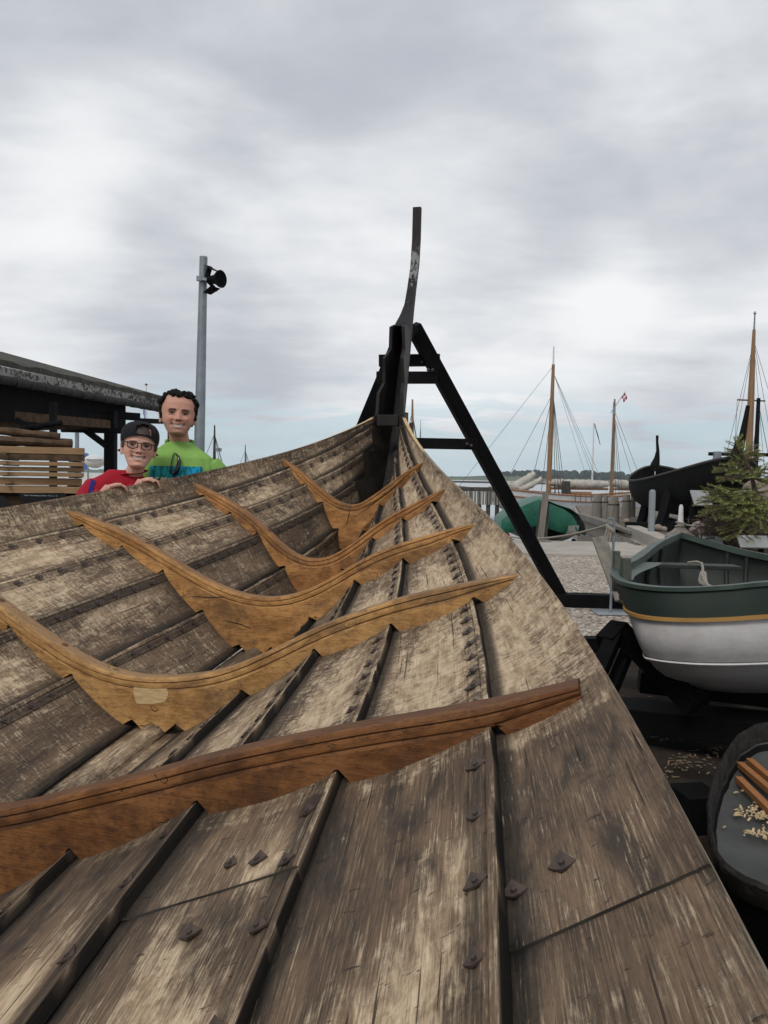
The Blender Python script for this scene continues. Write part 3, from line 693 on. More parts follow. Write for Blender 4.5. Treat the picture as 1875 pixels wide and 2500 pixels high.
MT['darkgrey'] = simple('dark_wet_piling', (.045, .042, .038), (.085, .078, .07), 3., .8, .3, bump=.01, stretch=(4, 4, .6))
MT['steel'] = simple('galvanised_steel', (.27, .31, .34), (.21, .245, .27), 5., .5, .5, .5)
MT['bollard'] = simple('grey_painted_steel', (.25, .28, .29), (.22, .25, .26), 3., .5, .4)
MT['white'] = simple('white_paint', (.74, .74, .73), (.62, .62, .61), 3., .45, .4)
MT['hullwhite'] = simple('chalky_white_hull_paint', (.64, .62, .62), (.54, .52, .51), 5., .55, .3, bump=.003)
MT['hullgreen'] = simple('dark_green_paint', (.013, .023, .018), (.019, .031, .024), 3., .55, .25)
MT['railgreen'] = simple('faded_green_gunwale', (.060, .088, .070), (.036, .055, .045), 8., .5, .4)
MT['insidegreen'] = simple('boat_inside_paint', (.020, .025, .023), (.034, .038, .034), 5., .65, .35, bump=.002)
MT['ochre'] = simple('ochre_rubbing_strake', (.40, .22, .06), (.32, .17, .05), 6., .55, .35)
MT['rope'] = simple('grey_rope', (.34, .31, .26), (.24, .215, .18), 60., .9, .2)
MT['pine'] = simple('sawn_pine', (.34, .215, .115), (.25, .15, .075), 3., .75, .3, stretch=(1, 1, 6), bump=.002)
MT['bark'] = simple('bark_edge', (.115, .072, .044), (.055, .036, .024), 9., .9, .2, bump=.012)
MT['mast'] = simple('varnished_mast', (.30, .175, .09), (.23, .13, .065), 2., .5, .3, stretch=(6, 6, .5))
MT['rigging'] = simple('dark_rigging', (.10, .095, .09), None, 3., .7)
MT['sail'] = simple('furled_canvas', (.55, .52, .46), (.42, .39, .34), 2.5, .85, .2, bump=.03)
MT['railorange'] = simple('varnished_rail', (.38, .19, .09), (.30, .15, .075), 2., .5)
MT['tarp'] = simple('green_tarpaulin', (.007, .115, .068), (.005, .08, .048), 3., .45, .4, bump=.02)
MT['stick'] = simple('orange_wood_strip', (.36, .155, .052), (.27, .11, .035), 14., .6, .35, stretch=(1, 6, 1))
MT['chip'] = simple('pale_wood_chip', (.60, .46, .27), (.45, .33, .18), 20., .8)
MT['leaf'] = simple('dry_leaf', (.26, .20, .13), (.16, .12, .08), 20., .9)
MT['dinghyin'] = simple('grey_dinghy_floor', (.075, .078, .074), (.045, .047, .045), 3.5, .6, .3, bump=.004)
MT['roof'] = simple('mossy_roofing_felt', (.055, .055, .048), (.095, .09, .075), 7., .9, .2, bump=.02)
MT['fadedblue'] = simple('faded_blue_cloth', (.26, .31, .52), (.21, .26, .46), 2., .8)
MT['signblue'] = simple('blue_sign', (.06, .17, .48), (.08, .2, .5), 1., .5)
MT['stone'] = simple('pinkish_granite', (.30, .235, .20), (.20, .175, .155), 6., .85, .25, bump=.02)
MT['panel'] = simple('grey_information_panel', (.30, .31, .31), (.24, .25, .25), 5., .35, .5)

def sheet(name, poly, z, mat, kind='structure', sub=0):
    b = MB(); b.add([(x, y, z) for x, y in poly], [tuple(range(len(poly)))]); o = b.build(name, mat); tag(o, kind=kind); return o
# ground: the yard (gravel), the basin cut out of it, the quay; water beyond
QX = 3.9; QY = 17.1; QA = (6.67, 27.); QB = (6.08, 21.); QC = (5.55, 16.9)
g = MB(); Z0 = 0.0
def slab(b, x0, x1, y0, y1, zt, zb):
    b.add([(x0, y0, zt), (x1, y0, zt), (x1, y1, zt), (x0, y1, zt), (x0, y0, zb), (x1, y0, zb), (x1, y1, zb), (x0, y1, zb)], [(0, 1, 2, 3), (0, 4, 5, 1), (1, 5, 6, 2), (2, 6, 7, 3), (3, 7, 4, 0)])
slab(g, -150, -2.6, -40, 70, 0, -3); slab(g, -2.6, QX, -40, 15.6, 0, -3); g.prism([(QX, -40, -3), (120, -40, -3), (120, 40, -3), (9.5, 40, -3), (QA[0], QA[1], -3), (QB[0], QB[1], -3), (QC[0], QC[1], -3), (QX, QC[1], -3)], (0, 0, 3.0))
tag(g.build('ground', MT['gravel']), kind='structure')
c = MB(); slab(c, -2.598, 5.2, 14.05, QY, .045, -2.9); c.build('concrete_path', MT['concrete'])['kind'] = 'structure'
wt = MB(); wt.add([(-1650, -60, -.95), (1650, -60, -.95), (1650, 1330, -.95), (-1650, 1330, -.95)], [(0, 1, 2, 3)]); tag(wt.build('water', MT['water']), kind='structure')
ea = MB()
pts = [gp(1250, 1480, .006), gp(1420, 1556, .006), gp(1560, 1580, .006), gp(1900, 1600, .006)]
ea.add([(-.4, -3, .006), (7, -3, .006), (7, 5.6, .006), (3.2, 6.2, .006), (1.9, 6.4, .006), (.9, 6.9, .006), (-.4, 6.6, .006)], [(0, 1, 2, 3, 4, 5, 6)]); tag(ea.build('dark_earth', MT['earth']), kind='structure')
# quay face of upright planks by the slip, quay deck, kerb and step
qw = MB(); A_, B_ = Vector((*QA, 0)), Vector((*QB, 0)); dq = (B_ - A_).normalized()
for i in range(34): qw.box(A_ + dq * (.18 * i + .08) + Vector((-.04, 0, -.50)), (.10, .15, 1.28), rotz(math.atan2(dq.y, dq.x) - math.pi / 2), bev=.012)
qw.beam(A_ + Vector((-.06, 0, -.22)), B_ + Vector((-.06, 0, -.22)), .08, .12); qw.beam(A_ + Vector((0, .1, .16)), B_ + Vector((0, 0, .16)), .26, .18, bev=.01)
for i in range(8): qw.box((QA[0] + .1 + i * .2, 27.02, -.5), (.15, .1, 1.28), bev=.012)
tag(qw.build('quay_wall', MT['greywood'], base=(QB[0], QB[1], 0), smooth=False), 'grey upright-plank wall at the water side of the quay, below the mooring piles', 'quay wall')
qd = MB(); qd.prism([(QC[0] + .5, 18.2, .0), (60, 18.2, .0), (60, 39.9, .0), (9.6, 39.9, .0), (QA[0] + .12, QA[1] - .05, .0), (QB[0] + .12, QB[1], .0)], (0, 0, .105)); qd.build('quay_deck', simple('quay_planking', (.14, .12, .10), (.20, .175, .145), 2., .9, .2, bump=.01))['kind'] = 'structure'
kb = MB(); kb.beam(Vector((6.15, 19.6, .10)), Vector((5.45, 14.4, .06)), .34, .34, bev=.02); tag(kb.build('sloping_kerb', MT['concrete'], base=(5.8, 16, 0)), 'sloping concrete kerb running down from the quay beside the slip', 'kerb')
st = MB(); st.box((7.9, 18.05, .07), (4.2, .30, .14), bev=.02); tag(st.build('timber_step', MT['darkgrey'], base=(7.9, 18, 0)), 'low dark timber step behind the grey bollard', 'step')

# far shore: low land and wood
def land(name, pts_, Y, mat, depth=260):
    b = MB(); rr = []
    for px, h in pts_:
        P = at(px, 1172, Y); P.z = -1
        rr.append([Vector((P.x, Y - 30, -1.2)), Vector((P.x, Y, h * .4)), Vector((P.x, Y + 60, h)), Vector((P.x * 1.05, Y + depth, h * .8))])
    b.loft(rr, closed=False); o = b.build(name, mat, smooth=True); tag(o, kind='structure'); return o
MT['field'] = simple('far_field', (.10, .125, .085), (.13, .15, .10), .02, .95, .1)
land('shore', [(-900, 2), (300, 3), (1060, 3), (1150, 4), (1240, 7), (1330, 7), (1500, 6), (1700, 5), (2600, 5)], 1050, MT['field'])
MT['farwood'] = simple('far_wood_leaves', (.030, .048, .034), (.018, .032, .026), .12, .95, .1)
wd = MB(); ico = bmesh.new(); bmesh.ops.create_icosphere(ico, subdivisions=2, radius=1); iv = [v.co.copy() for v in ico.verts]; ifc = [tuple(v.index for v in f.verts) for f in ico.faces]; ico.free()
def blob(b, P, r, seed, sq=.9):
    b.add([P + Vector((v.x * r, v.y * r, v.z * r * sq)) * (1 + .35 * mnoise.noise(v * 1.7 + Vector((seed, seed * .7, 0)))) for v in iv], ifc)
for i in range(520):
    px = rng.choice([rng.uniform(1205, 1580), rng.uniform(1280, 1580), rng.uniform(1540, 2300), rng.uniform(-900, 1210)])
    if px > 1280: h = 15 * (.75 + .25 * mnoise.noise(Vector((px * .012, 3, 0)))); Y = 1060
    elif px > 1200: h = 11; Y = 1085
    else: h = 4.5 if rng.random() < .8 else 7; Y = 1100
    if px > 1520: h *= .8
    P = at(px, 1172, Y + rng.uniform(-5, 40)); r = h * rng.uniform(.33, .5); P.z = (rng.uniform(.1, .95) * h if px > 1200 else h * .4) + (1 if px < 1200 else 0); blob(wd, P, r, rng.uniform(0, 99), 1.0 if px > 1200 else .6)
tag(wd.build('woodland', MT['farwood'], smooth=True), 'dark blue-green wood along the far shore of the fjord', 'woodland', kind='stuff')
bk = MB(); A = at(1040, 1176, 420); B = at(1560, 1183, 420); bk.box(((A.x + B.x) / 2, 420, -.55), (B.x - A.x, 3, 1.0)); tag(bk.build('breakwater', MT['darkgrey'], base=((A.x + B.x) / 2, 420, -1)), 'low dark breakwater line far across the water', 'breakwater')

# ---------------------------------------------------------------- trestle behind the stem
AY = 7.3; apex = at(997, 806, AY)
rf = Vector(gp(1376, 1448, .10)); rf = at(1370, 1450, 8.55); rf.z = .08
lf = at(722, 1450, 8.9); lf.z = .08
tr = empty('trestle', (apex.x, 8, 0), 'black timber A-frame trestle standing behind the tall stem', 'trestle')
def leg(p, q):
    b = MB(); d = (Vector(q) - Vector(p)).normalized(); b.beam(Vector(p) - d * .02, q, .125, .15, up=(0, -1, .15), bev=.006); return b
leg(apex + Vector((.05, 0, .02)), rf).build('leg', MT['black'], tr); leg(apex + Vector((-.05, .06, -.02)), lf).build('leg', MT['black'], tr)
def xbar(pl, pr, Y, hgt, dep, nm):
    b = MB(); b.beam(at(*pl, Y), at(*pr, Y - .02), dep, hgt, bev=.006); b.build(nm, MT['black'], tr)
xbar((925, 881), (1074, 879), AY + .22, .105, .10, 'crossbar'); xbar((919, 922), (1067, 922), AY - .02, .105, .08, 'crossbar'); xbar((860, 1079), (1164, 1085), AY + .22, .10, .08, 'crossbar')
b = MB(); b.beam(at(990, 830, AY - .12), at(1012, 796, AY - .12), .05, .09); b.build('top_wedge', MT['black'], tr)
b = MB(); b.beam(Vector((rf.x - .9, 8.56, .07)), Vector((rf.x + .72, 8.45, .07)), .18, .14, bev=.008); b.build('ground_sill', MT['black'], tr)
b = MB(); b.beam(Vector((rf.x - 2.9, 9.1, .07)), Vector((rf.x - .95, 8.62, .07)), .18, .14, bev=.008); b.build('ground_sill', MT['black'], tr)

b = None
for (px, py, Y) in ((1045, 903, AY - .10), (1056, 903, AY - .10), (1140, 1084, AY + .14), (1150, 1088, AY + .14), (1030, 884, AY + .12), (936, 924, AY - .10)):
    b = MB(); b.lathe(at(px, py, Y), [(.014, 0), (.014, .012), (.008, .018)], 8, (0, -1, 0)); b.build('bolt', MT['iron'], tr)

# ---------------------------------------------------------------- lamp pole
pb_ = at(488, 1100, 12.0); pt = at(497, 627, 12.0); pr_ = .063
lp = empty('lamp_pole', (pb_.x - .12, 12.0, 0), 'tall grey steel pole with a black floodlight near its top, behind the man', 'lamp pole')
b = MB(); bot = Vector((pb_.x - .03, 12, 0)); b.tube([bot, bot.lerp(pt, .5), pt], [.088, .076, .058], 14); b.build('pole', MT['steel'], lp, smooth=40)
fl = MB(); c0 = at(505, 684, 11.95); dirf = (at(552, 690, 11.5) - c0).normalized(); dirf = Vector((.86, -.5, -.04)).normalized()
fl.lathe(c0 + dirf * .02, [(.045, 0), (.06, .03), (.062, .10), (.075, .16), (.125, .24), (.130, .255), (.118, .25), (.06, .2)], 18, dirf); f_o = fl.build('floodlight', MT['black'], lp, smooth=40)
b = MB(); b.beam(at(484, 680, 11.9), at(512, 683, 11.9), .04, .04); b.box(at(486, 680, 11.9), (.07, .05, .07)); b.build('clamp', MT['steel'], lp)
b = MB(); up_ = Vector((0, 0, 1)); sdv = dirf.cross(up_).normalized()
for sg in (1, -1):
    b = MB(); q = c0 + dirf * .17 + up_ * (.12 * sg)
    b.add([q + sdv * .1, q - sdv * .1, q - sdv * .08 - dirf * .16 + up_ * (.08 * sg), q + sdv * .08 - dirf * .16 + up_ * (.08 * sg), q + sdv * .1 + up_ * .01, q - sdv * .1 + up_ * .01, q - sdv * .08 - dirf * .16 + up_ * (.08 * sg + .01), q + sdv * .08 - dirf * .16 + up_ * (.08 * sg + .01)], [(0, 1, 2, 3), (7, 6, 5, 4), (0, 4, 5, 1), (1, 5, 6, 2), (2, 6, 7, 3), (3, 7, 4, 0)]); b.build('barn_door', MT['black'], lp)
b = MB(); b.beam(c0 + Vector((0, 0, .02)), c0 + Vector((.05, -.02, .20)), .06, .05); b.beam(c0 + Vector((.02, 0, -.02)), c0 + Vector((.16, -.06, -.16)), .05, .04); b.build('yoke', MT['black'], lp)

# ---------------------------------------------------------------- open timber shed on the left
sh = empty('timber_shed', (-5.2, 13, 0), 'open-sided black timber shed with mossy felt roof and peeling white gutter board', 'shed')
E0 = at(-60, 868, 10.7); E1 = at(393, 969, 16.4); ed = (E1 - E0).normalized(); back = Vector((-1, .12, .26)).normalized()
def along(t, dz=0, off=0): return E0.lerp(E1, t) + Vector((off, 0, dz))
b = MB(); rr = []
for i in range(40):
    t_ = i / 39; q = along(t_); wob = .02 * mnoise.noise(Vector((t_ * 14, 1, 1))) + (.015 if int(t_ * 13) % 2 else 0)
    rr.append([q + Vector((.05, 0, wob)), q + back * 3.6 + Vector((0, 0, wob)), q + back * 3.6 + Vector((0, 0, -.10)), q + Vector((.05, 0, -.075))])
b.loft(rr); b.build('roof', MT['roof'], sh)
t_ = NT('peeling_white_board'); v_ = t_.obj(); pn = t_.noise(t_.map(v_, (14, 14, 14)), 1., 5., .7); pn2 = t_.noise(v_, 1.3, 2.)
MT['peel'] = t_.out(t_.mix(t_.step(t_.math('ADD', t_.math('MULTIPLY', pn, .8), t_.math('MULTIPLY', pn2, .3)), .52, .58), (.06, .055, .05), (.30, .29, .275)), .8, .2)
b = MB(); b.beam(along(0, -.145, .04), along(1, -.135, .04), .03, .13); b.build('fascia_board', MT['peel'], sh)
b = MB(); N = 16
for i in range(N): b.tube([along(i / N + .002, -.27, .07), along((i + 1) / N - .002, -.26, .07)], [.062, .062], 12)
b.build('gutter', simple('dark_zinc_gutter', (.028, .028, .026), (.045, .043, .04), 6., .75, .2), sh, smooth=40)
b = MB(); b.beam(along(0, -.54, -.22), along(.80, -.46, -.22), .10, .58); b.build('wall_plate_dark_fill', MT['black'], sh)  # black beam deepened to stand in for the dark shed interior
b = MB(); b.beam(along(0, -.95, -.5), along(.72, -.62, -.35), .14, .22); b.build('rail', MT['bark'], sh)
def post_at(px, Y, w, top=2.95):
    P = gp(px, 1300); P = at(px, 1150, Y); b = MB(); b.box((P.x, Y, top / 2), (w, w, top), bev=.006); b.build('post', MT['black'], sh)
post_at(270, 14.3, .185, 2.42); post_at(130, 11.2, .085, 2.3); post_at(-60, 9.6, .16, 3.2); post_at(420, 17.6, .17, 2.6)
b = MB(); A = at(150, 1048, 14.1); B = at(300, 1052, 14.3); b.beam(A, B, .12, .10); b.build('tie_beam', MT['black'], sh)
b = MB(); b.beam(at(208, 1050, 14.2), at(262, 1090, 14.2), .10, .10); b.build('brace', MT['black'], sh)
b = MB(); b.beam(at(170, 1006, 14.0), at(338, 1018, 15.1), .12, .14); b.build('tie_beam', MT['black'], sh)
b = MB(); b.beam(at(336, 1027, 15.6), at(424, 1030, 17.4), .10, .10); b.build('tie_beam', MT['black'], sh)
b = MB(); b.beam(at(-10, 1013, 11.6), at(262, 1036, 14.3), .22, .14); b.build('loft_plank', MT['bark'], sh)
b = MB(); b.beam(at(-20, 995, 11.6), at(262, 1020, 14.4), .22, .10); b.build('loft_plank', MT['black'], sh)
b = MB(); b.beam(at(40, 1025, 11.3), at(80, 1046, 11.3), .07, .08); b.build('brace', MT['black'], sh)

# stack of sawn boards: every board is a thing
BL = [(1102, 17, 207, .44, 'pine', 'pale sawn board topmost in the stack'), (1119, 15, 208, .40, 'bark', 'bark-edged dark plank second from the top of the stack'), (1133, 10, 202, .4, 'pine', 'thin pale board third from the top, just under the bark-edged plank'),
      (1146.5, 10, 203, .4, 'pine', 'pale knotty board halfway down the stack'), (1159, 10, 207, .4, 'pine', 'thin pale board above the two thick boards of the stack'), (1175.5, 17, 199, .42, 'pine', 'thick pale board second from the bottom of the visible stack'), (1196, 16, 200, .42, 'pine', 'thick pale board lowest in the visible stack')]
YB = 9.6
for i, (py, hpx, pxr, wd_, mt, lab) in enumerate(BL):
    R1 = at(pxr + rng.uniform(-5, 4), py + 1 + rng.uniform(-.8, .8), YB + .45 + rng.uniform(-.07, .07)); L1 = at(-190, py - 6 + (py - 1150) * .05, YB - .15); hh = hpx * YB / FPX
    b = MB(); b.beam(L1, R1, wd_, hh, bev=.006)
    for j in range(len(b.v)):
        if mt == 'bark': b.v[j] = tuple(Vector(b.v[j]) + Vector((0, 0, .012 * mnoise.noise(Vector(b.v[j]) * 3))))
    tag(b.build('sawn_board', MT[mt], base=R1, smooth=False), lab, 'board', 'boards stacked beside the shed')
for k_, (px, p0_, p1_) in enumerate(((30, 1, 6), (185, 0, 6))):
    for i in range(6):
        y0_ = BL[i][0] + BL[i][1] / 2; y1_ = BL[i + 1][0] - BL[i + 1][1] / 2; A = at(px + rng.uniform(-4, 4), (y0_ + y1_) / 2 + (0 if k_ else -4), YB + (.42 if k_ else .05)); hh = max(.012, (y1_ - y0_) * YB / FPX)
        b = MB(); b.box(A, (.035, .36, hh)); tag(b.build('stacking_strip', MT['bark'], base=A), 'thin strip near the %s end of the stack, under the %s board from the top' % (('left', 'right')[k_], ('first', 'second', 'third', 'fourth', 'fifth', 'sixth')[i]), 'strip', 'strips between the stacked boards')
def log(p, q, r, lab, seed, mt='bark', squash=.6):
    b = MB(); N = 14; p, q = Vector(p), Vector(q); n = 10; rr = []
    ax = (q - p).normalized(); sx = ax.cross(Vector((0, 0, 1))).normalized(); sz = sx.cross(ax)
    for i in range(N + 1):
        c_ = p.lerp(q, i / N); rr.append([c_ + sx * math.cos(2 * math.pi * k / n) * r * 1.3 * (1 + .2 * mnoise.noise(Vector((i * .5, k, seed)))) + sz * math.sin(2 * math.pi * k / n) * r * squash * (1 + .3 * mnoise.noise(Vector((i * .6, k * .8, seed + 5)))) for k in range(n)])
    b.loft(rr); tag(b.build('slab_log', MT[mt], base=q, smooth=50), lab, 'log', 'rough slabs on top of the board stack')
log(at(-180, 1068, 9.3), at(176, 1084, 10.0), .10, 'dark flat slab lying directly on the board stack', 1)
log(at(-180, 1036, 9.4), at(147, 1066, 9.9), .055, 'thin reddish-brown pole sloping down to the right above the stack', 2, 'bark', .9)
log(at(20, 1054, 10.2), at(150, 1032, 10.6), .045, 'thin dark pole crossing behind the sloping pole under the shed', 3, 'black', .9)
for i_, (zz_, lab_) in enumerate(((.93, 'rough dark log directly under the sawn boards'), (.68, 'rough dark log second below the sawn boards'), (.42, 'rough dark log third below the sawn boards'), (.15, 'rough dark log on the ground below the sawn boards'))):
    A = at(-190, 1206, YB); A.z = zz_; B = at(203, 1206, YB + .5); B.z = zz_; log(A, B, .15, lab_, 20 + i_, 'bark', 1.0)
bearer = MB(); A = at(60, 1206, YB); bearer.beam(Vector((A.x, YB - .3, .45)), Vector((A.x, YB + .3, .45)), .3, .9); tag(bearer.build('log_bearer', MT['bark'], base=(A.x, YB, 0)), 'rough brown log bearer under the left end of the board stack', 'log')
bearer = MB(); A = at(170, 1206, YB + .4); bearer.beam(Vector((A.x, YB + .1, .45)), Vector((A.x, YB + .7, .45)), .22, .9); tag(bearer.build('log_bearer', MT['bark'], base=(A.x, YB + .4, 0)), 'rough brown log bearer under the right end of the board stack', 'log')
# black lettered board in front of the stack
def text_part(txt, size, loc, rot, mat, parent, name='lettering', ext=.0015):
    cu = bpy.data.curves.new(name, 'FONT'); cu.body = txt; cu.size = size; cu.extrude = ext; o = bpy.data.objects.new(name, cu); col.objects.link(o)
    dg = bpy.context.evaluated_depsgraph_get(); me = bpy.data.meshes.new_from_object(o.evaluated_get(dg)); bpy.data.objects.remove(o); me.materials.clear(); me.materials.append(mat)
    o = bpy.data.objects.new(name, me); col.objects.link(o); o.rotation_euler = rot; o.parent = parent; o.location = Vector(loc) - parent_world(parent); return o
YS = 7.6; A = at(105, 1216, YS)
sg = empty('name_board', (A.x, YS, 0), 'black board with a line of small white lettering below the sawn boards', 'sign')
def panel(b, pxs, Y0, Y1, th=.02):
    c_ = [at(x, y, Y) for (x, y), Y in zip(pxs, (Y1, Y1, Y0, Y0))]; b.prism(c_, (0, .01, -th))
b = MB(); panel(b, [(48, 1204), (158, 1203), (175, 1240), (70, 1250)], YS - .15, YS + .12, .03); b.build('panel', MT['black'], sg)
b = MB(); b.box((A.x, YS + .05, .5), (.08, .06, 1.0)); b.build('post', MT['black'], sg)
ang = math.atan2(.27, (at(105, 1204, YS + .12) - at(110, 1245, YS - .15)).z)
text_part('Tjære Hundebjerg Båden Tove m. fl.', .022, at(59, 1213.5, YS + .03) + Vector((0, -.012, .012)), (R_(40), 0, 0), MT['steel'], sg)
sg2 = empty('name_board', (at(10, 1230, 7.2).x, 7.2, 0), 'black board at the left edge, partly out of the picture', 'sign')
b = MB(); panel(b, [(-60, 1213), (8, 1211), (45, 1250), (-60, 1262)], 7.0, 7.3, .03); b.build('panel', MT['black'], sg2); b = MB(); b.box((at(0, 1230, 7.2).x, 7.25, .5), (.08, .06, 1.0)); b.build('post', MT['black'], sg2)

# things behind the shed
fp = empty('flag_pole', (at(356, 1150, 42).x, 42, 0), 'white flagpole with a limp pale blue flag rising behind the shed roof', 'flagpole')
b = MB(); b.tube([at(357, 1160, 42), at(357, 938, 42)], [.05, .04], 8); b.build('pole', MT['white'], fp, smooth=40)
b = MB(); b.lathe(at(357, 939, 42), [(.02, -.06), (.09, 0), (.02, .06)], 8); b.build('finial', MT['rusty'], fp)
b = MB(); rr = []
for i in range(14):
    y = 950 + i * 6.2; w_ = (2 + 6 * math.sin(min(1, i / 8) * 1.6)) * (1 if i < 10 else .7)
    P = at(356, y, 42); rr.append([P, P + Vector((-w_ * .0216 * .5, .05 * math.sin(i), -.03)), P + Vector((-w_ * .0216, .08, -.08)), P + Vector((-w_ * .0216 * .5, .14, -.05))])
b.loft(rr); b.build('flag', MT['fadedblue'], fp, smooth=True)
gp_ = MB(); P = at(188, 1150, 24); gp_.tube([Vector((P.x, 24, 0)), at(188, 1052, 24)], [.07, .06], 10); tag(gp_.build('steel_post', MT['steel'], base=(P.x, 24, 0), smooth=40), 'thin grey steel post seen between the board stack and the shed post', 'post')
bs = empty('blue_sign', (at(205, 1150, 30).x, 30, 0), 'blue sign with a white border beside the end of the board stack', 'sign')
b = MB(); b.box(at(196, 1126, 30), (.56, .03, .62)); b.build('panel', MT['signblue'], bs); b = MB(); b.box(at(198, 1128, 29.96), (.16, .01, .12)); b.box(at(196, 1118, 29.96), (.56, .01, .04)); b.build('white_mark', MT['white'], bs)
b = MB(); b.tube([Vector((at(215, 1150, 30).x, 30, 0)), at(215, 1108, 30)], .03, 8); b.build('post', MT['steel'], bs)
wb = empty('white_dinghy', (at(233, 1150, 26).x, 26, 0), 'white boat hull on a stand between the board stack and the shed post', 'boat')
b = MB(); P = at(233, 1124, 26); rr = []
for i in range(13):
    t_ = i / 12; x = -.30 + .60 * t_; wv = .26 * math.sin(math.pi * (.08 + .88 * t_)) ** .6; rr.append([P + Vector((x * 1.1, math.cos(a_) * wv, math.sin(a_) * wv * (1.0 if math.sin(a_) < 0 else .75))) for a_ in [2 * math.pi * k / 14 for k in range(14)]])
b.loft(rr); b.build('hull', MT['white'], wb, smooth=True)
b = MB(); b.ring(P + Vector((0, 0, .02)), .30, .015, (0, 0, 1), 24); b.build('rub_rail', MT['steel'], wb)
b = MB()
for dx_ in (-.2, .2): b.beam(Vector((P.x + dx_, 26, 0)), P + Vector((dx_, 0, -.15)), .06, .06)
b.build('stand', MT['steel'], wb)
ww = MB(); A = at(176, 1158, 34); B = at(262, 1158, 34); ww.box(((A.x + B.x) / 2 , 34, .62), (2.6, .2, 1.24)); tag(ww.build('white_wall', MT['white'], base=((A.x + B.x) / 2, 34, 0)), 'low white wall behind the boy beyond the shed', 'wall')
# ---------------------------------------------------------------- sailing boats
def line(b, p, q, r=.012, sag=0.0, n=5):
    p, q = Vector(p), Vector(q); b.tube([p.lerp(q, i / n) + Vector((0, 0, -sag * 4 * (i / n) * (1 - i / n))) for i in range(n + 1)], r, 4, False)
def ship_hull(b, bow, stern, zb, zm, zs, beam, zk, n=24, m=9, full=.55, mi=0):
    """double-ended hull between two end points; z of the sheer at bow, middle, stern"""
    bow, stern = Vector(bow), Vector(stern); ax = (stern - bow); ax.z = 0; L = ax.length; ax.normalize(); sx = ax.cross(Vector((0, 0, 1))); rr = []
    for i in range(n + 1):
        t = i / n; c = bow.lerp(stern, t); hw = beam / 2 * max(.0, math.sin(math.pi * min(1, max(0, t)))) ** full; zt = (zb * (1 - t) * (1 - 2 * t) + zm * 4 * t * (1 - t) + zs * t * (2 * t - 1)); lift = abs(2 * t - 1) ** 4 * (zt - zk) * .75
        row = []
        for j in range(m + 1):
            a = -1 + 2 * j / m; f = abs(a); x = hw * math.copysign(min(1, (1 - (1 - f) ** 2.2)), a); z = zk + lift + (zt - zk - lift) * f ** 2.0
            row.append(Vector((c.x, c.y, 0)) + sx * (x + (.02 * a)) + Vector((0, 0, z)))
        rr.append(row)
    b.loft(rr, closed=False, mi=mi); return rr
def mast_thing(px_b, py_t, px_t, Y, lab, r=.09, py_b=1190, mat='rigging', spread=24, gaff=None):
    P = at(px_b, 1180, Y); T = at(px_t, py_t, Y); o = empty('sailing_boat', (P.x, Y, -.9), lab, 'sailing boat')
    b = MB(); b.tube([Vector((P.x, Y, -.2)), P.lerp(T, .5), T], [r, r * .85, r * .4], 8); b.build('mast', MT[mat], o, smooth=40)
    b = MB(); k = Y / FPX
    for dx_ in (-spread * 1.6, spread * .55, spread, spread * 1.25): line(b, T - Vector((0, 0, .15 * (T.z - P.z))), Vector((P.x + dx_ * k, Y + rng.uniform(-1, 1), .1)), .018)
    b.build('rigging', MT['rigging'], o)
    b = MB(); ship_hull(b, (P.x - 2.6, Y - 2, 0), (P.x + 2.6, Y + 4, 0), .75, .3, .6, 2.2, -1.3); b.build('hull', MT['hullblack'], o, smooth=40); return o
so_ = mast_thing(523, 1038, 524, 55, 'distant boat with a brown mast and stays just right of the man', .12, mat='darkwood', spread=34)
b = MB(); b.box(at(532, 1098, 55), (.5, .1, .25)); b.build('spreader', MT['steel'], so_)
mast_thing(599, 1086, 599, 80, 'distant boat with a slim dark mast above the port planking', .10, spread=22)
mb = mast_thing(1007, 975, 1007, 50, 'distant boat with a varnished masthead seen behind the trestle', .13, mat='mast', spread=30)
b = MB(); b.beam(at(1004, 1032, 50), at(1000, 1180, 50), .25, .25); b.build('furled_sail', MT['darkwood'], mb)
mast_thing(1027, 1025, 1027, 70, 'distant boat with a thin grey mast seen through the trestle', .05, mat='steel', spread=8)
fp = empty('flag_staff', (at(1449, 1175, 75).x, 75, -.9), 'white pole with a narrow limp pennant between the two masts of the ketch', 'flagpole')
b = MB(); b.tube([at(1445, 1200, 75), at(1450, 1032, 75)], [.09, .06], 8); b.build('pole', MT['white'], fp, smooth=40)
b = MB(); rr = []
for i in range(10):
    P = at(1452 + i * 1.4, 1037 + i * 5.3, 75); w_ = .30 - .02 * i; rr.append([P + Vector((0, 0, w_ / 2)), P + Vector((.06, .05 * math.sin(i), 0)), P - Vector((0, 0, w_ / 2)), P + Vector((-.03, -.04, 0))])
b.loft(rr); b.build('pennant', MT['rigging'], fp, smooth=True)

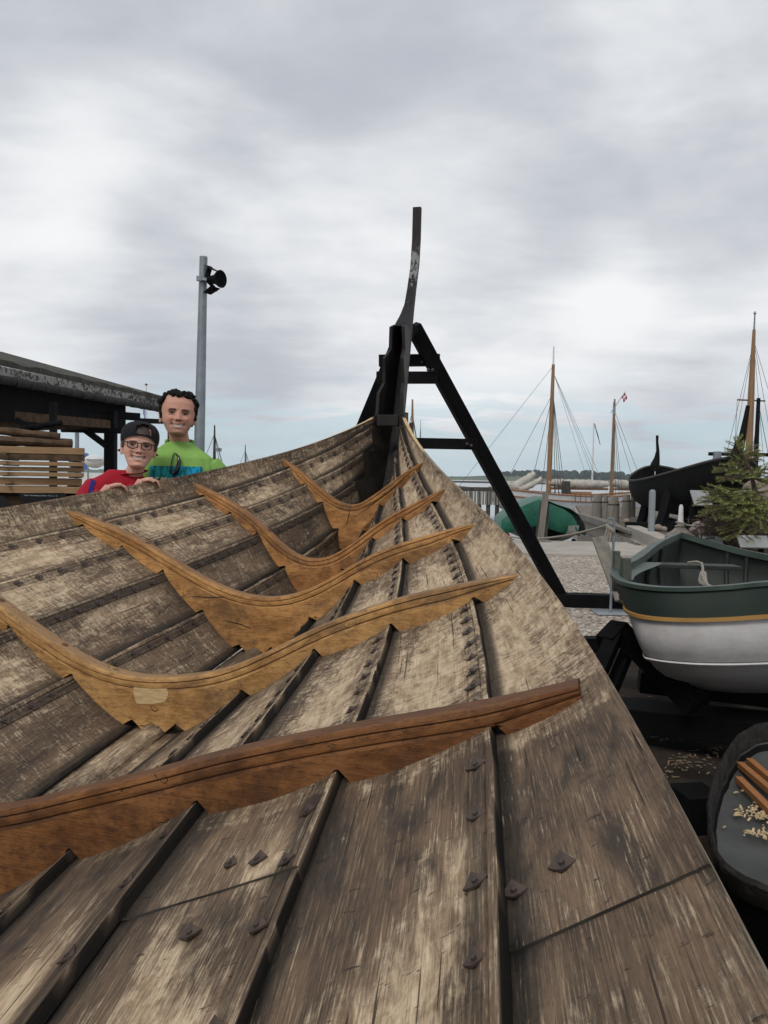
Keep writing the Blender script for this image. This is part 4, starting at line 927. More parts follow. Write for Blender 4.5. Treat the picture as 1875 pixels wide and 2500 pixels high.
# the white ketch
YK = 58.
kt = empty('white_ketch', (at(1350, 1240, YK).x, YK, -.95), 'white two-masted wooden ketch with furled sails and varnished masts, moored beyond the slip', 'sailing boat')
bow = at(1195, 1205, 54); stern = at(1590, 1215, 66); zb, zm, zs = at(1235, 1199, 55).z, at(1400, 1211, 58).z, at(1560, 1208, 64).z
b = MB(); H_ = ship_hull(b, (bow.x, bow.y, 0), (stern.x, stern.y, 0), zb + .25, zm, zs + .3, 3.4, -1.6, 30, 12, .5); b.build('hull', MT['white'], kt, smooth=40)
dk = MB(); dk.loft([[r[0] + Vector((0, 0, -.22)), (r[0] + r[-1]) / 2 + Vector((0, 0, -.16)), r[-1] + Vector((0, 0, -.22))] for r in H_], closed=False); dk.build('deck', MT['pine'], kt)
b = MB()
for e in (0, -1): b.tube([r[e] for r in H_], .07, 6); b.tube([r[e] + Vector((0, -.05 if e else .05, -.42)) + (r[e] - r[0 if e else -1]).normalized() * .0 for r in H_[2:-2]], .055, 6)
b.build('rail', MT['railorange'], kt, smooth=40)
b = MB(); b.tube([at(1236, 1203, 55), at(1115, 1188, 50)], [.12, .07], 8); b.build('bowsprit', MT['mast'], kt, smooth=40)
mT = at(1352, 846, YK); mB = at(1338, 1235, YK); mm = at(1351, 890, YK)
b = MB(); b.tube([mB, mB.lerp(mm, .5), mm], [.19, .18, .11], 10); b.build('main_mast', MT['mast'], kt, smooth=40)
b = MB(); b.tube([mm - Vector((0, 0, .4)), mT], [.08, .05], 8); b.build('topmast', MT['white'], kt, smooth=40)
zT = at(1500, 982, 61); zB = at(1492, 1232, 61)
b = MB(); b.tube([zB, zT], [.17, .09], 10); b.build('mizzen_mast', MT['mast'], kt, smooth=40)
b = MB(); b.tube([zT - Vector((0, 0, .9)), zT + Vector((.02, 0, .25))], [.12, .07], 8); b.build('mizzen_topmast', MT['steel'], kt, smooth=40)
def furl(p, q, r, parent, seed, sag=.05):
    b = MB(); N = 26; n = 10; p, q = Vector(p), Vector(q); rr = []
    ax = (q - p).normalized(); sx = ax.cross(Vector((0, 0, 1))).normalized(); sz = sx.cross(ax)
    for i in range(N + 1):
        t = i / N; c_ = p.lerp(q, t) - Vector((0, 0, sag * math.sin(math.pi * t))); R = r * (.55 + .45 * math.sin(math.pi * min(.96, max(.04, t))) ** .5) * (1 + .12 * math.sin(i * 2.1 + seed))
        rr.append([c_ + (sx * math.cos(2 * math.pi * k / n) + sz * math.sin(2 * math.pi * k / n)) * R * (1 + .25 * mnoise.noise(Vector((i * .6, k * .9, seed)))) for k in range(n)])
    b.loft(rr); b.build('furled_sail', MT['sail'], parent, smooth=60)
furl(at(1336, 1178, YK), at(1482, 1182, 60), .34, kt, 1); furl(at(1492, 1178, 61), at(1548, 1184, 62), .34, kt, 2); furl(at(1222, 1196, 55), at(1302, 1158, 57), .30, kt, 3, .2); furl(at(1226, 1196, 55), at(1320, 1170, 57), .24, kt, 4, .3); furl(at(1222, 1178, 55), at(1262, 1190, 55.5), .3, kt, 6, .1)
b = MB(); b.tube([at(1336, 1192, YK), at(1484, 1194, 60)], .09, 8); b.tube([at(1492, 1194, 61), at(1552, 1196, 62)], .08, 8); b.build('boom', MT['mast'], kt, smooth=40)
b = MB(); sT = at(1351, 893, YK); s2 = at(1350, 960, YK)
for q, r_ in ((at(1120, 1188, 50), .016), (at(1225, 1196, 55), .020), (at(1303, 1158, 57), .02), (at(1322, 1198, 58.6), .02)): line(b, s2 if q.y > 54 else sT, q, r_)
for px in (1356, 1364, 1372, 1380): line(b, s2, at(px, 1212, YK - .9), .022)
for px, py in ((1430, 1160), (1448, 1165), (1458, 1172), (1470, 1176)): line(b, at(1353, 915, YK), at(px, py, 60), .014)
for px in (1488, 1503, 1512, 1520): line(b, zT - Vector((0, 0, .7)), at(px, 1215, 60.4), .018)
line(b, zT - Vector((0, 0, .6)), at(1562, 1165, 64), .018); line(b, zT - Vector((0, 0, 1.0)), at(1548, 1178, 62), .016)
b.build('rigging', MT['rigging'], kt)
b = MB()
for i in range(18):
    P = at(1262 + i * 13, 1196 + i * .9, 57); b.tube([P, P + Vector((0, 0, -.55))], .03, 5)
line(b, at(1262, 1196, 57), at(1490, 1211, 57), .02); b.build('guard_rail', MT['rigging'], kt)
b = MB()
for i in range(5): b.tube([at(1354 + i * 9, 1180, 57), at(1352 + i * 10 + 4, 1232 - i * 2, 57)], .035, 5)
b.box(at(1382, 1190, 57.4), (.5, .4, .9)); b.build('shroud_deadeyes', MT['darkgrey'], kt)
b = MB(); b.box(at(1408, 1206, 59), (2.0, .9, .35)); b.build('deckhouse', MT['railorange'], kt)
st_ = at(1504, 985, 61); en_ = at(1527, 956, 61); b = MB(); b.tube([at(1491, 1008, 61), en_], .03, 6); b.build('flag_staff', MT['steel'], kt)
fr = MB(); ft = NT('red_flag_white_cross'); 
MT['flagred'] = simple('red_flag_cloth', (.50, .035, .05), None, 2., .8); MT['flagwhite'] = simple('white_flag_cloth', (.72, .70, .70), None, 2., .8)
e0 = at(1526, 958, 61); fx = Vector((.30, .05, -.62)).normalized(); fz = Vector((-.25, 0, -.3)).normalized(); W_, Hh = .50, .42
for i in range(8):
    for j in range(6):
        wv = lambda a_, c_: e0 + fx * (W_ * a_ / 8) + fz * (Hh * c_ / 6) + Vector((0, .06 * math.sin(a_ * 1.1), 0))
        fr.add([wv(i, j), wv(i + 1, j), wv(i + 1, j + 1), wv(i, j + 1)], [(0, 1, 2, 3)], 1 if (i == 3 or j in (2, 3)) else 0)
fr.build('flag', [MT['flagred'], MT['flagwhite']], kt)

# tall-masted ship beyond the dark hull
YR = 48.
rs = empty('tall_masted_ship', (at(1826, 1150, YR).x, YR, -.9), 'ship with a tall light brown mast rising above the spruce branches at the right edge', 'sailing boat')
b = MB(); T = at(1843, 765, YR); M1 = at(1841, 805, YR); b.tube([at(1825, 1190, YR), at(1834, 960, YR), M1], [.21, .19, .09], 10); b.build('mast', MT['mast'], rs, smooth=40)
b = MB(); b.tube([M1 - Vector((0, 0, .5)), T], [.07, .04], 8); b.lathe(T, [(.04, -.1), (.09, 0), (.03, .12)], 8); b.build('topmast', MT['steel'], rs, smooth=40)
b = MB(); b.tube([at(1800, 976, YR), at(1868, 979, YR)], .05, 6); b.build('crosstree', MT['rigging'], rs)
b = MB()
for px in (1760, 1778): line(b, at(1839, 840, YR), at(px, 1165, YR), .014)
for px in (1868, 1900, 1940): line(b, at(1840, 830, YR), at(px, 1170, YR), .014)
line(b, at(1800, 977, YR), at(1790, 1170, YR), .014); b.build('rigging', MT['rigging'], rs)
b = MB(); ship_hull(b, (at(1740, 1180, 46).x, 44, 0), (at(2000, 1180, 56).x, 56, 0), 1.0, .35, .9, 4.0, -1.5); b.build('hull', MT['hullblack'], rs, smooth=40)
dm = empty('dark_masted_boat', (at(1846, 1150, 38).x, 38, -.9), 'boat with a short dark mast standing just right of the tall brown mast', 'sailing boat')
b = MB(); b.tube([at(1843, 1170, 38), at(1852, 972, 38)], [.13, .09], 8); b.build('mast', MT['hullblack'], dm, smooth=40)
b = MB(); line(b, at(1852, 985, 38), at(1885, 1160, 38), .016); line(b, at(1852, 985, 38), at(1830, 1165, 38), .012); b.build('rigging', MT['rigging'], dm)
b = MB(); ship_hull(b, (at(1800, 1180, 37).x, 36, 0), (at(1960, 1180, 44).x, 43, 0), .8, .3, .7, 3.0, -1.4); b.build('hull', MT['hullblack'], dm, smooth=40)

# black double-ended boat laid up on the quay
ds = empty('black_boat', (8.6, 22.5, .105), 'black tarred double-ended wooden boat laid up on the quay, with a thin upright stem', 'boat')
bw = at(1800, 1110, 18.2); sn = at(1600, 1130, 28.)
b = MB(); H_ = ship_hull(b, (bw.x, bw.y, 0), (sn.x, sn.y, 0), at(1795, 1114, 18.2).z, 1.38, at(1604, 1136, 28).z, 3.0, .42, 30, 14, .62); b.build('hull', MT['hullblack'], ds, smooth=50)
b = MB()
for e in (0, -1): b.tube([r[e] for r in H_], .035, 6)
b.build('gunwale', MT['darkgrey'], ds, smooth=40)
b = MB(); pts = [at(1597, 1150, 28), at(1600, 1133, 28), at(1604, 1118, 28), at(1606, 1100, 28), at(1604.5, 1080, 28), at(1604.5, 1063, 28)]; b.tube(pts, [.2, .16, .10, .06, .045, .05], 8); b.build('stern_post', MT['hullblack'], ds, smooth=40)
b = MB(); pts = [at(1790, 1130, 18), at(1800, 1105, 18), at(1812, 1068, 18), at(1821, 1020, 18), at(1826, 990, 18)]; b.tube(pts, [.2, .14, .085, .06, .045], 8); b.build('stem_post', MT['hullblack'], ds, smooth=40)
b = MB(); b.tube([at(1597, 1146, 26.5), at(1592, 1133, 26.5)], [.06, .07], 8); b.build('oar_post', MT['hullblack'], ds, smooth=40)
cr_ = empty('boat_cradle', (8.0, 21, .105), 'black timber cradle of beams and props under the black boat', 'cradle')
for (x, y) in ((7.0, 20.2), (8.1, 20.6), (7.6, 23.5), (9.2, 24.5)):
    b = MB(); b.beam((x, y, .105), (x + .35, y + .3, 1.15), .2, .2); b.build('prop', MT['black'], cr_)
b = MB(); b.beam((6.2, 20.4, .21), (10.5, 19.4, .21), .25, .21); b.build('ground_beam', MT['black'], cr_); b = MB(); b.beam((7.2, 17.9, .20), (8.6, 24.5, .20), .25, .2); b.build('ground_beam', MT['black'], cr_)
b = MB(); b.beam((8.2, 17.9, .20), (9.8, 24.5, .20), .25, .2); b.build('ground_beam', MT['black'], cr_)
for i, (px, py, Y) in enumerate(((1614, 1247, 19.), (1622, 1262, 18.7), (1530, 1257, 22.), (1606, 1262, 19.2))):
    b = MB(); P = at(px, py, Y); P.z = .25; blob(b, P, (.07 + .015 * i), i * 3.3, .8); tag(b.build('stone', MT['stone'], base=(P.x, P.y, .105), smooth=True), ('round pale stone right of the grey bollard', 'low brown stone farther right of the grey bollard', 'pale stone at the foot of the last mooring pile', 'small pale stone close behind the grey bollard')[i], 'stone', 'stones on the quay')
# timber gantry behind it
gt = empty('timber_gantry', (at(1800, 1110, 30).x, 30, .105), 'black horizontal timber frame with a pale grey block, behind the black boat', 'gantry')
b = MB(); b.beam(at(1731, 1108, 30), at(1960, 1112, 30), .15, .13); b.build('top_rail', MT['black'], gt)
b = MB(); q = at(1733, 1110, 30); b.beam((q.x, 30, .105), q, .12, .12); b.build('post', MT['black'], gt); b = MB(); q = at(1900, 1110, 30); b.beam((q.x, 30, .105), q, .12, .12); b.build('post', MT['black'], gt)
b = MB(); b.box(at(1751, 1113, 29.8), (.25, .2, .33), bev=.02); b.build('block', MT['steel'], gt)

# mooring piles
for i, (xl, xr, yt, yb, lean, lab) in enumerate(((1446, 1472, 1208, 1272, 0, 'stout grey mooring pile nearest the slip, leftmost of the row'), (1473, 1487, 1209, 1268, 0, 'grey mooring pile half hidden between its two neighbours'), (1484, 1514, 1213, 1278, 0, 'widest grey mooring pile with a flat cut top and an iron collar'),
        (1519, 1541, 1207, 1262, 0, 'tall grey mooring pile left of the black boat'), (1540, 1553, 1206, 1260, 1, 'dark mooring pile touching the black boat, rightmost of the row'))):
    Y = (25.0, 26.5, 23.5, 27, 28)[i]; k = Y / FPX; r_ = (xr - xl) / 2 * k; P = at((xl + xr) / 2, 1200, Y); top = at((xl + xr) / 2, yt, Y).z
    mp = empty('mooring_pile', (P.x, Y, -.95), lab, 'mooring pile', 'mooring piles on the quay edge')
    b = MB(); b.lathe((P.x, Y, -2), [(r_, 0), (r_ * .98, 2 + top - .45), (r_ * .92, 2 + top - .25), (r_ * .70, 2 + top - .03), (r_ * .6, 2 + top)], 14); b.build('trunk', MT['greywood' if not lean else 'darkgrey'], mp, smooth=30)
    b = MB(); b.ring((P.x, Y, top - .22), r_ * .93, .02, n=16); b.build('iron_collar', MT['iron'], mp)
# thick timbers on the quay, left behind the kerb
for i, (a_, b_2, lab) in enumerate(((((1478, 1276, 23.0), (1538, 1300, 19.0)), None, 'pale broken timber lying on the quay edge beside the ring stand'), (((1500, 1283, 20.6), (1542, 1300, 18.8)), None, 'second pale timber lying just right of the broken one'))):
    b = MB(); b.beam(at(*a_[0]), at(*a_[1]), .14, .08, bev=.01); tag(b.build('loose_timber', MT['greywood'], base=at(*a_[1])), lab, 'timber', 'loose timbers on the quay')

# grey bollard and white post
P = gp(1589, 1318); P = Vector((at(1589, 1318, 17.7).x, 17.7, .0)); zt = at(1589, 1195, 17.7).z
b = MB(); r_ = .071; b.lathe((P.x, P.y, 0), [(r_, 0), (r_, zt - .07), (r_ * .94, zt - .045), (r_ * .75, zt - .018), (r_ * .4, zt - .003), (.005, zt)], 18); tag(b.build('grey_bollard', MT['bollard'], base=(P.x, P.y, 0), smooth=40), 'round-topped grey steel bollard at the foot of the quay', 'bollard')
P = at(1661, 1290, 9.2); zt = at(1661, 1232, 9.2).z
wp = empty('white_post', (P.x, 9.2, 0), 'short white post with a grey rope looped round its foot, behind the green boat', 'post')
b = MB(); b.lathe((P.x, 9.2, 0), [(.036, 0), (.033, zt - .2), (.026, zt - .1), (.024, zt - .03), (.014, zt)], 12); b.build('shaft', MT['white'], wp, smooth=40)
b = MB(); b.lathe((P.x, 9.2, 0), [(.20, 0), (.17, zt - .36), (.09, zt - .30), (.05, zt - .26)], 14); b.build('foot', MT['greywood'], wp, smooth=40)
b = MB(); b.ring((P.x, 9.2, zt - .25), .055, .011, (0, .2, 1)); b.ring((P.x + .01, 9.2, zt - .22), .06, .011, (.3, .1, 1)); b.tube([(P.x + .05, 9.15, zt - .23), (P.x + .13, 9.1, zt - .24), (P.x + .18, 9.1, zt - .30), (P.x + .19, 9.08, zt - .42)], .011, 6); b.build('rope_loop', MT['rope'], wp, smooth=40)

# boat under a green tarpaulin on its trailer, at the water's edge
tb = empty('covered_boat', (at(1322, 1310, 17.6).x, 17.9, 0), 'small boat under a bright green tarpaulin on a trailer at the edge of the slip', 'boat')
YT = 18.4; C_ = at(1322, 1300, YT)
def prof_rows(fn, n=20, m=14, mi=0):
    return [[fn(i / n, j / m) for j in range(m + 1)] for i in range(n + 1)]
outline = [(1222, 1288), (1228, 1266), (1256, 1242), (1290, 1226), (1316, 1213), (1345, 1224), (1378, 1236), (1398, 1250), (1412, 1272), (1417, 1296), (1412, 1302)]
b = MB(); rr = []
for dy, s_ in ((-.8, .93), (-.5, .98), (-.2, 1.0), (.6, 1.0), (1.8, .92), (2.6, .6), (2.75, 0)):
    row = []
    for px, py in outline:
        P = at(px, py, YT); c_ = at(1320, 1290, YT); q = c_ + (P - c_) * (s_ if s_ else .5)
        row.append(Vector((q.x, YT + dy, q.z - (.25 if s_ == 0 else 0))) + Vector((0, 0, .03 * mnoise.noise(Vector((px * .03, dy * 2, 1))))))
    rr.append(row)
b.loft(rr, closed=False)
fl_u = [(1222, 1288), (1226, 1270), (1250, 1247), (1285, 1231), (1316, 1219), (1345, 1230), (1376, 1243), (1396, 1257), (1410, 1277), (1416, 1298)]; fl_l = [(1226, 1304), (1240, 1302), (1262, 1294), (1285, 1286), (1308, 1284), (1340, 1291), (1362, 1298), (1386, 1303), (1404, 1306), (1416, 1308)]
b.loft([[at(*q, YT - .82) + Vector((0, .05 * math.sin(i * 1.7), 0)) for i, q in enumerate(fl_u)], [at(*q, YT - .9) + Vector((0, .06 * math.sin(i * 2.1 + 1), 0)) for i, q in enumerate([tuple((Vector(a) * .5 + Vector(c_) * .5)) for a, c_ in zip(fl_u, fl_l)])], [at(*q, YT - .84) + Vector((0, .04 * math.sin(i * 2.6), 0)) for i, q in enumerate(fl_l)]], closed=False)
b.build('tarpaulin', MT['tarp'], tb, smooth=60)
b = MB(); rr = []
for dy, s_ in ((-1.0, .5), (-.9, .80), (-.5, .90), (1.2, .93), (2.3, .75), (2.7, .3)):
    c_ = at(1318, 1282, YT); row = []
    for k in range(13):
        a_ = math.pi * k / 12; row.append(Vector((c_.x + math.cos(a_) * .86 * s_, YT + dy, c_.z + .06 - math.sin(a_) ** .8 * .42 * (.6 + .4 * s_))))
    rr.append(row)
b.loft(rr, closed=False); b.build('hull', simple('dull_boat_bottom', (.30, .28, .25), (.22, .21, .19), 3., .6), tb, smooth=50)
b = MB(); b.beam(at(1352, 1328, 17.9), at(1392, 1302, 17.9), .07, .07); b.beam(at(1398, 1318, 18.1), at(1408, 1330, 18.0), .07, .07); b.beam(at(1340, 1329, 18.0), at(1420, 1331, 18.0), .06, .06); b.tube([at(1228, 1316, 18.0), at(1256, 1324, 18.0)], .06, 8); b.build('trailer', MT['black'], tb)
b = MB(); b.beam(at(1236, 1303, 17.6), at(1250, 1330, 17.6), .14, .10); b.build('trailer_lamp', simple('red_trailer_lamp', (.25, .03, .02), None, 1., .4), tb)
gpx = empty('grey_board_post', (at(1325, 1315, 16.9).x, 16.9, .045), 'upright pale grey plank on a wooden foot in front of the green tarpaulin', 'post')
b = MB(); b.beam(at(1319, 1318, 16.9), at(1333, 1201, 16.9), .13, .035, up=(0, -1, 0)); b.build('plank', MT['greywood'], gpx)
b = MB(); b.beam(at(1310, 1318, 17.0), at(1322, 1226, 17.0), .06, .06); b.beam(at(1331, 1318, 17.0), at(1339, 1228, 17.0), .05, .06); b.build('strut', MT['darkgrey'], gpx)
b = MB(); b.box(at(1318, 1322, 16.85), (.42, .3, .07), bev=.01); b.build('foot', MT['greywood'], gpx)

# jetty
jt = empty('jetty', (at(1155, 1215, 45).x, 45, -.95), 'dark wooden jetty on upright piles, seen between the starboard gunwale and the trestle leg', 'jetty')
A = at(1060, 1193, 45); B = at(1232, 1195, 45)
b = MB(); b.beam(A, B, 1.6, .22); b.build('deck', MT['darkgrey'], jt)
for i in range(9):
    x = A.x + (B.x - A.x) * i / 8; b = MB(); b.tube([(x, 44.3, -2), (x, 44.3, A.z + .1)], .12, 8); b.build('pile', MT['darkgrey'], jt, smooth=40)
b = MB()
for i in range(26): b.box((A.x + (B.x - A.x) * (i + .5) / 26, 44.1, A.z - .45), (.11, .05, .75))
b.build('slat_skirt', MT['greywood'], jt)

# ring stand with base plate and rope
SY = 7.9; P = Vector(gp(1490, 1499)); SY = P.y
rsd = empty('rope_stand', (P.x, SY, 0), 'slim steel rope stand with a ring on top and a square base plate', 'rope stand')
top = at(1491, 1280, SY)
b = MB(); b.tube([(P.x, SY, 0), (P.x + .01, SY, top.z)], .014, 8); b.build('rod', MT['steel'], rsd, smooth=40)
b = MB(); b.box((P.x + .01, SY + .05, .012), (.34, .34, .012), bev=.002); b.build('base_plate', simple('zinc_plate', (.46, .50, .53), (.4, .44, .47), 4., .35, .5, .6), rsd)
b = MB(); b.ring(top + Vector((0, 0, .03)), .032, .009, (.3, 1, 0)); b.build('ring', MT['steel'], rsd, smooth=40)
rp = MB(); E1_ = at(1225, 1306, 13.5)
line(rp, top + Vector((0, 0, 0)), E1_, .013, .10, 12)
for i in range(5): rp.ring(top + Vector((.01 * i - .03, 0, -.03 - .01 * i)), .03, .011, (1, .3 * i - .5, .3), 12)
for i in range(3): rp.tube([top + Vector((-.04 + .02 * i, -.02, -.04)), top + Vector((-.06 + .025 * i, -.02, -.12 - .03 * i))], .010, 6)
tag(rp.build('barrier_rope', MT['rope'], base=top, smooth=40), 'grey rope tied to the ring stand and stretched left towards the trestle leg', 'rope')
b = MB(); A = at(1462, 1312, 8.6); Bp = at(1502, 1408, 8.2); b.beam(at(1520, 1465, 8.0), A, .15, .03, up=(0, -1, 0)); tag(b.build('leaning_plank', MT['greywood'], base=(Bp.x, 8.2, 0)), 'weathered plank leaning behind the rope stand', 'plank')

# ---------------------------------------------------------------- green and white rowing boat
gb = empty('rowing_boat', (2.3, 5.6, .1), 'green and white clinker rowing boat with an ochre rubbing strake, resting on a black cradle', 'boat')
bowP = at(1661, 1308, 7.6)
nose = at(1495, 1402, 5.0)
# sheer line control points: far end, left quarter, near side, right (out of frame)
BK = .86
def atk(px, py, Y): return at(px, py, Y * BK)
def spl(P, t):
    n = len(P) - 1; x = t * n; i = min(int(x), n - 1); f = x - i; p0 = P[max(i - 1, 0)]; p1 = P[i]; p2 = P[i + 1]; p3 = P[min(i + 2, n)]
    return .5 * ((2 * p1) + (p2 - p0) * f + (2 * p0 - 5 * p1 + 4 * p2 - p3) * f * f + (3 * p1 - p0 - 3 * p2 + p3) * f ** 3)
near = [atk(1661, 1306, 7.4), atk(1600, 1333, 6.5), atk(1543, 1372, 5.6), atk(1508, 1392, 5.15), atk(1494, 1410, 4.8), atk(1520, 1431, 4.45), atk(1590, 1444, 4.2), atk(1680, 1447, 4.08), atk(1780, 1442, 4.02), atk(1875, 1433, 4.0), atk(2050, 1424, 4.05), atk(2230, 1415, 4.5), atk(2280, 1400, 5.3), atk(2120, 1390, 6.3), atk(1940, 1371, 6.9), atk(1800, 1345, 7.2), atk(1661, 1306, 7.4)]
NS = 96; sheer = [spl(near, i / NS) for i in range(NS)]
SPX = [topx(q)[0] for q in sheer]
cen = atk(1850, 1402, 5.5); keelz = .16
nearend = Vector((0, 0, 0))
def hull_pt(i, f, inset=0.0):
    """f: 0 sheer .. 1 keel"""
    S = sheer[i % NS]; kx = cen + (Vector((S.x, S.y, 0)) - Vector((cen.x, cen.y, 0))) * .10
    w_ = max(0, min(1, (1575 - SPX[i % NS]) / 70)); w_ = w_ if S.y < 6 else 0; g_ = f ** (3.8 - 2.3 * w_); x = S.x + (kx.x - S.x) * g_; y = S.y + (kx.y - S.y) * g_; z = S.z + (keelz - S.z) * f ** 1.02 
    d = Vector((cen.x - S.x, cen.y - S.y, 0)).normalized()
    bulge = -.05 * (1 - w_) * math.sin(math.pi * min(1, f * 1.4)) if f < .72 else 0
    return Vector((x, y, z)) + d * (inset + bulge)
BANDS = [(0, .27, 'hullgreen'), (.27, .30, 'ochre'), (.30, .62, 'hullwhite'), (.62, 1.0, 'hullwhite')]
lev = [0, .07, .14, .20, .265]; b = MB()
def ringset(fs, inset): return [[hull_pt(i, f, inset) for i in range(NS)] for f in fs]
b.loft(ringset([0, .04, .08, .12, .15, .165], -.0), closed=True, cap=False); b.build('top_strake', MT['hullgreen'], gb, smooth=50)
rr = ringset([.160], 0) + ringset([.163, .183], -.017) + ringset([.186], 0); b = MB(); b.loft(rr, cap=False); b.build('rubbing_strake', MT['ochre'], gb, smooth=30)
b = MB(); b.loft(ringset([.17, .22, .28, .34, .40, .455], .006), cap=False); b.loft(ringset([.456], -.001) + ringset([.465, .48], -.012) + ringset([.486], 0), cap=False)
b.build('middle_strake', MT['hullwhite'], gb, smooth=40)
b = MB(); b.loft(ringset([.465, .55, .64, .73, .815], .014), cap=False); b.loft(ringset([.816], .008) + ringset([.825, .836], -.002) + ringset([.842], .01), cap=False)
b.loft(ringset([.825, .88, .94, 1.0], .022), cap=False); b.build('bottom_strake', MT['hullwhite'], gb, smooth=40)
b = MB(); b.loft(ringset([0.004, .1, .22, .35, .5, .65, .8, .92, .99], .028), cap=False); b.build('inner_planking', MT['insidegreen'], gb, smooth=50)
b = MB(); rr = [[hull_pt(i, .0, -.012) + Vector((0, 0, .006)) for i in range(NS)], [hull_pt(i, .0, -.012) + Vector((0, 0, .024)) for i in range(NS)], [hull_pt(i, .0, .045) + Vector((0, 0, .024)) for i in range(NS)], [hull_pt(i, .0, .045) + Vector((0, 0, -.022)) for i in range(NS)], [hull_pt(i, .0, .03) + Vector((0, 0, -.024)) for i in range(NS)]]
b.loft(rr, cap=False); b.build('gunwale', MT['railgreen'], gb, smooth=30)
# small deck at the left quarter with two bitts
b = MB(); idx = range(11, 26); b.loft([[hull_pt(i, 0, .03) + Vector((0, 0, -.012)) for i in idx], [hull_pt(i, 0, .16) + Vector((0, 0, -.012)) for i in idx]], closed=False); b.build('side_deck', MT['railgreen'], gb)
for px, py0, py1, Y, wd_ in ((1505.5, 1345, 1399, 5.05, .034), (1528, 1362, 1427, 4.75, .043)):
    A = atk(px, py0, Y); B = atk(px, py1, Y); b = MB(); Y *= BK; b.box((A.x, Y, (A.z + B.z) / 2 - .05), (wd_, wd_ * 1.1, A.z - B.z + .1), bev=.004); b.box((A.x, Y - .02, B.z + .06), (wd_ * 1.05, .02, .07)); b.build('bitt', simple('weathered_green_timber', (.085, .10, .08), (.14, .135, .11), 12., .8, .2, bump=.004) if px < 1510 else bpy.data.materials['weathered_green_timber'], gb)
for px in (1580, 1612, 1770, 1822):
    S = min(range(NS), key=lambda i: abs(topx(sheer[i])[0] - px) + (0 if sheer[i].y > 4.6 else 1e4)); b = MB(); b.tube([hull_pt(S, f, .045) for f in (.05, .25, .45, .65, .8, .9)], .016, 6); b.build('frame', MT['insidegreen'], gb, smooth=40)
b = MB(); b.beam(atk(1597, 1379, 6.2), atk(1800, 1385, 6.2), .16, .025, bev=.004); b.build('thwart', MT['insidegreen'], gb)
br = MB(); P0 = atk(1680, 1377, 6.15); pts = [P0, atk(1700, 1375, 6.1), atk(1713, 1379, 6.05), atk(1716, 1392, 6.0), atk(1714, 1408, 5.8), atk(1720, 1425, 5.4), atk(1730, 1437, 5.0)]
br.tube([p + Vector((0, 0, .01)) for p in pts], .009, 6)
for k in range(4): br.tube([atk(1712 + k * 3, 1398, 5.9), atk(1708 + k * 5, 1418, 5.75), atk(1716 + k * 4, 1430, 5.6)], .010, 6)
br.tube([atk(1712, 1425, 5.4), atk(1745, 1437, 4.9), atk(1760, 1441, 4.6)], .013, 6)
tag(br.build('mooring_rope', MT['rope'], base=P0, smooth=40), 'grey rope knotted over the thwart inside the green boat', 'rope')
# cradle of the rowing boat
cd = empty('cradle', (1.9, 5.0, 0), 'black timber cradle under the green and white boat', 'cradle')
def pbeam(nm, a_, b_2, w_, h_):
    q = MB(); q.beam(at(*a_), at(*b_2), w_, h_, bev=.006); q.build(nm, MT['black'], cd)
pbeam('bearer', (1508, 1536, 4.15), (1700, 1728, 3.75), .09, .09); pbeam('leg', (1504, 1545, 4.1), (1440, 1690, 3.75), .075, .06); pbeam('leg', (1540, 1570, 4.2), (1490, 1690, 4.0), .06, .06); pbeam('cap_block', (1478, 1572, 4.05), (1516, 1532, 4.15), .10, .085)
pbeam('ground_beam', (1350, 1573, 5.9), (1500, 1573, 5.9), .12, .11); pbeam('ground_beam', (1440, 1735, 4.2), (1960, 1790, 3.7), .25, .12)
pbeam('bearer', (1560, 1660, 4.6), (2000, 1710, 4.4), .14, .12); pbeam('post', (1700, 1690, 4.2), (1700, 1800, 4.2), .10, .10)

# ---------------------------------------------------------------- grey dinghy with wood strips, lower right
dg_ = empty('small_dinghy', (1.6, 2.3, 0), 'shallow grey dinghy with a dark rim, holding orange wood strips and wood chips', 'boat')
rim = [(1800, 1795, 2.9), (1762, 1850, 2.7), (1730, 1935, 2.45), (1729, 2030, 2.25), (1760, 2110, 2.1), (1875, 2178, 1.95), (2080, 2230, 1.9), (2300, 2190, 2.0), (2380, 2040, 2.25), (2250, 1880, 2.7), (2050, 1790, 3.0), (1880, 1765, 3.05), (1800, 1795, 2.9)]
ZD = .34
RP = []
for x, y, Y in rim: P = gp(x, y, ZD); RP.append(P)
ND = 110; RS = [spl(RP, i / ND) + Vector((.008 * mnoise.noise(Vector((i * .35, 1, 1))), .008 * mnoise.noise(Vector((i * .35, 5, 1))), 0)) for i in range(ND)]; dc = sum(RS, Vector()) / ND
def dp(i, k, z): q = RS[i % ND]; return Vector((q.x + (dc.x - q.x) * k, q.y + (dc.y - q.y) * k, z))
b = MB(); b.loft([[dp(i, k, z) for i in range(ND)] for k, z in ((.06, ZD - .07), (.015, ZD - .03), (0, ZD), (.02, ZD + .010), (.055, ZD - .008), (.075, ZD - .06))], cap=False); b.build('rim', simple('frayed_dark_rim', (.022, .020, .018), (.045, .041, .037), 14., .9, .12, bump=.015), dg_, smooth=50)
b = MB(); b.loft([[dp(i, k, z) for i in range(ND)] for k, z in ((.062, ZD - .05), (.10, ZD - .085), (.3, ZD - .10), (.6, ZD - .105), (.999, ZD - .105))], cap=False); b.build('floor', MT['dinghyin'], dg_, smooth=50)
b = MB(); b.loft([[dp(i, k, z) for i in range(ND)] for k, z in ((.10, ZD - .06), (.2, .08), (.35, .0), (.99, 0))], cap=False); b.build('hull', MT['hullblack'], dg_, smooth=50)
zf = ZD - .09
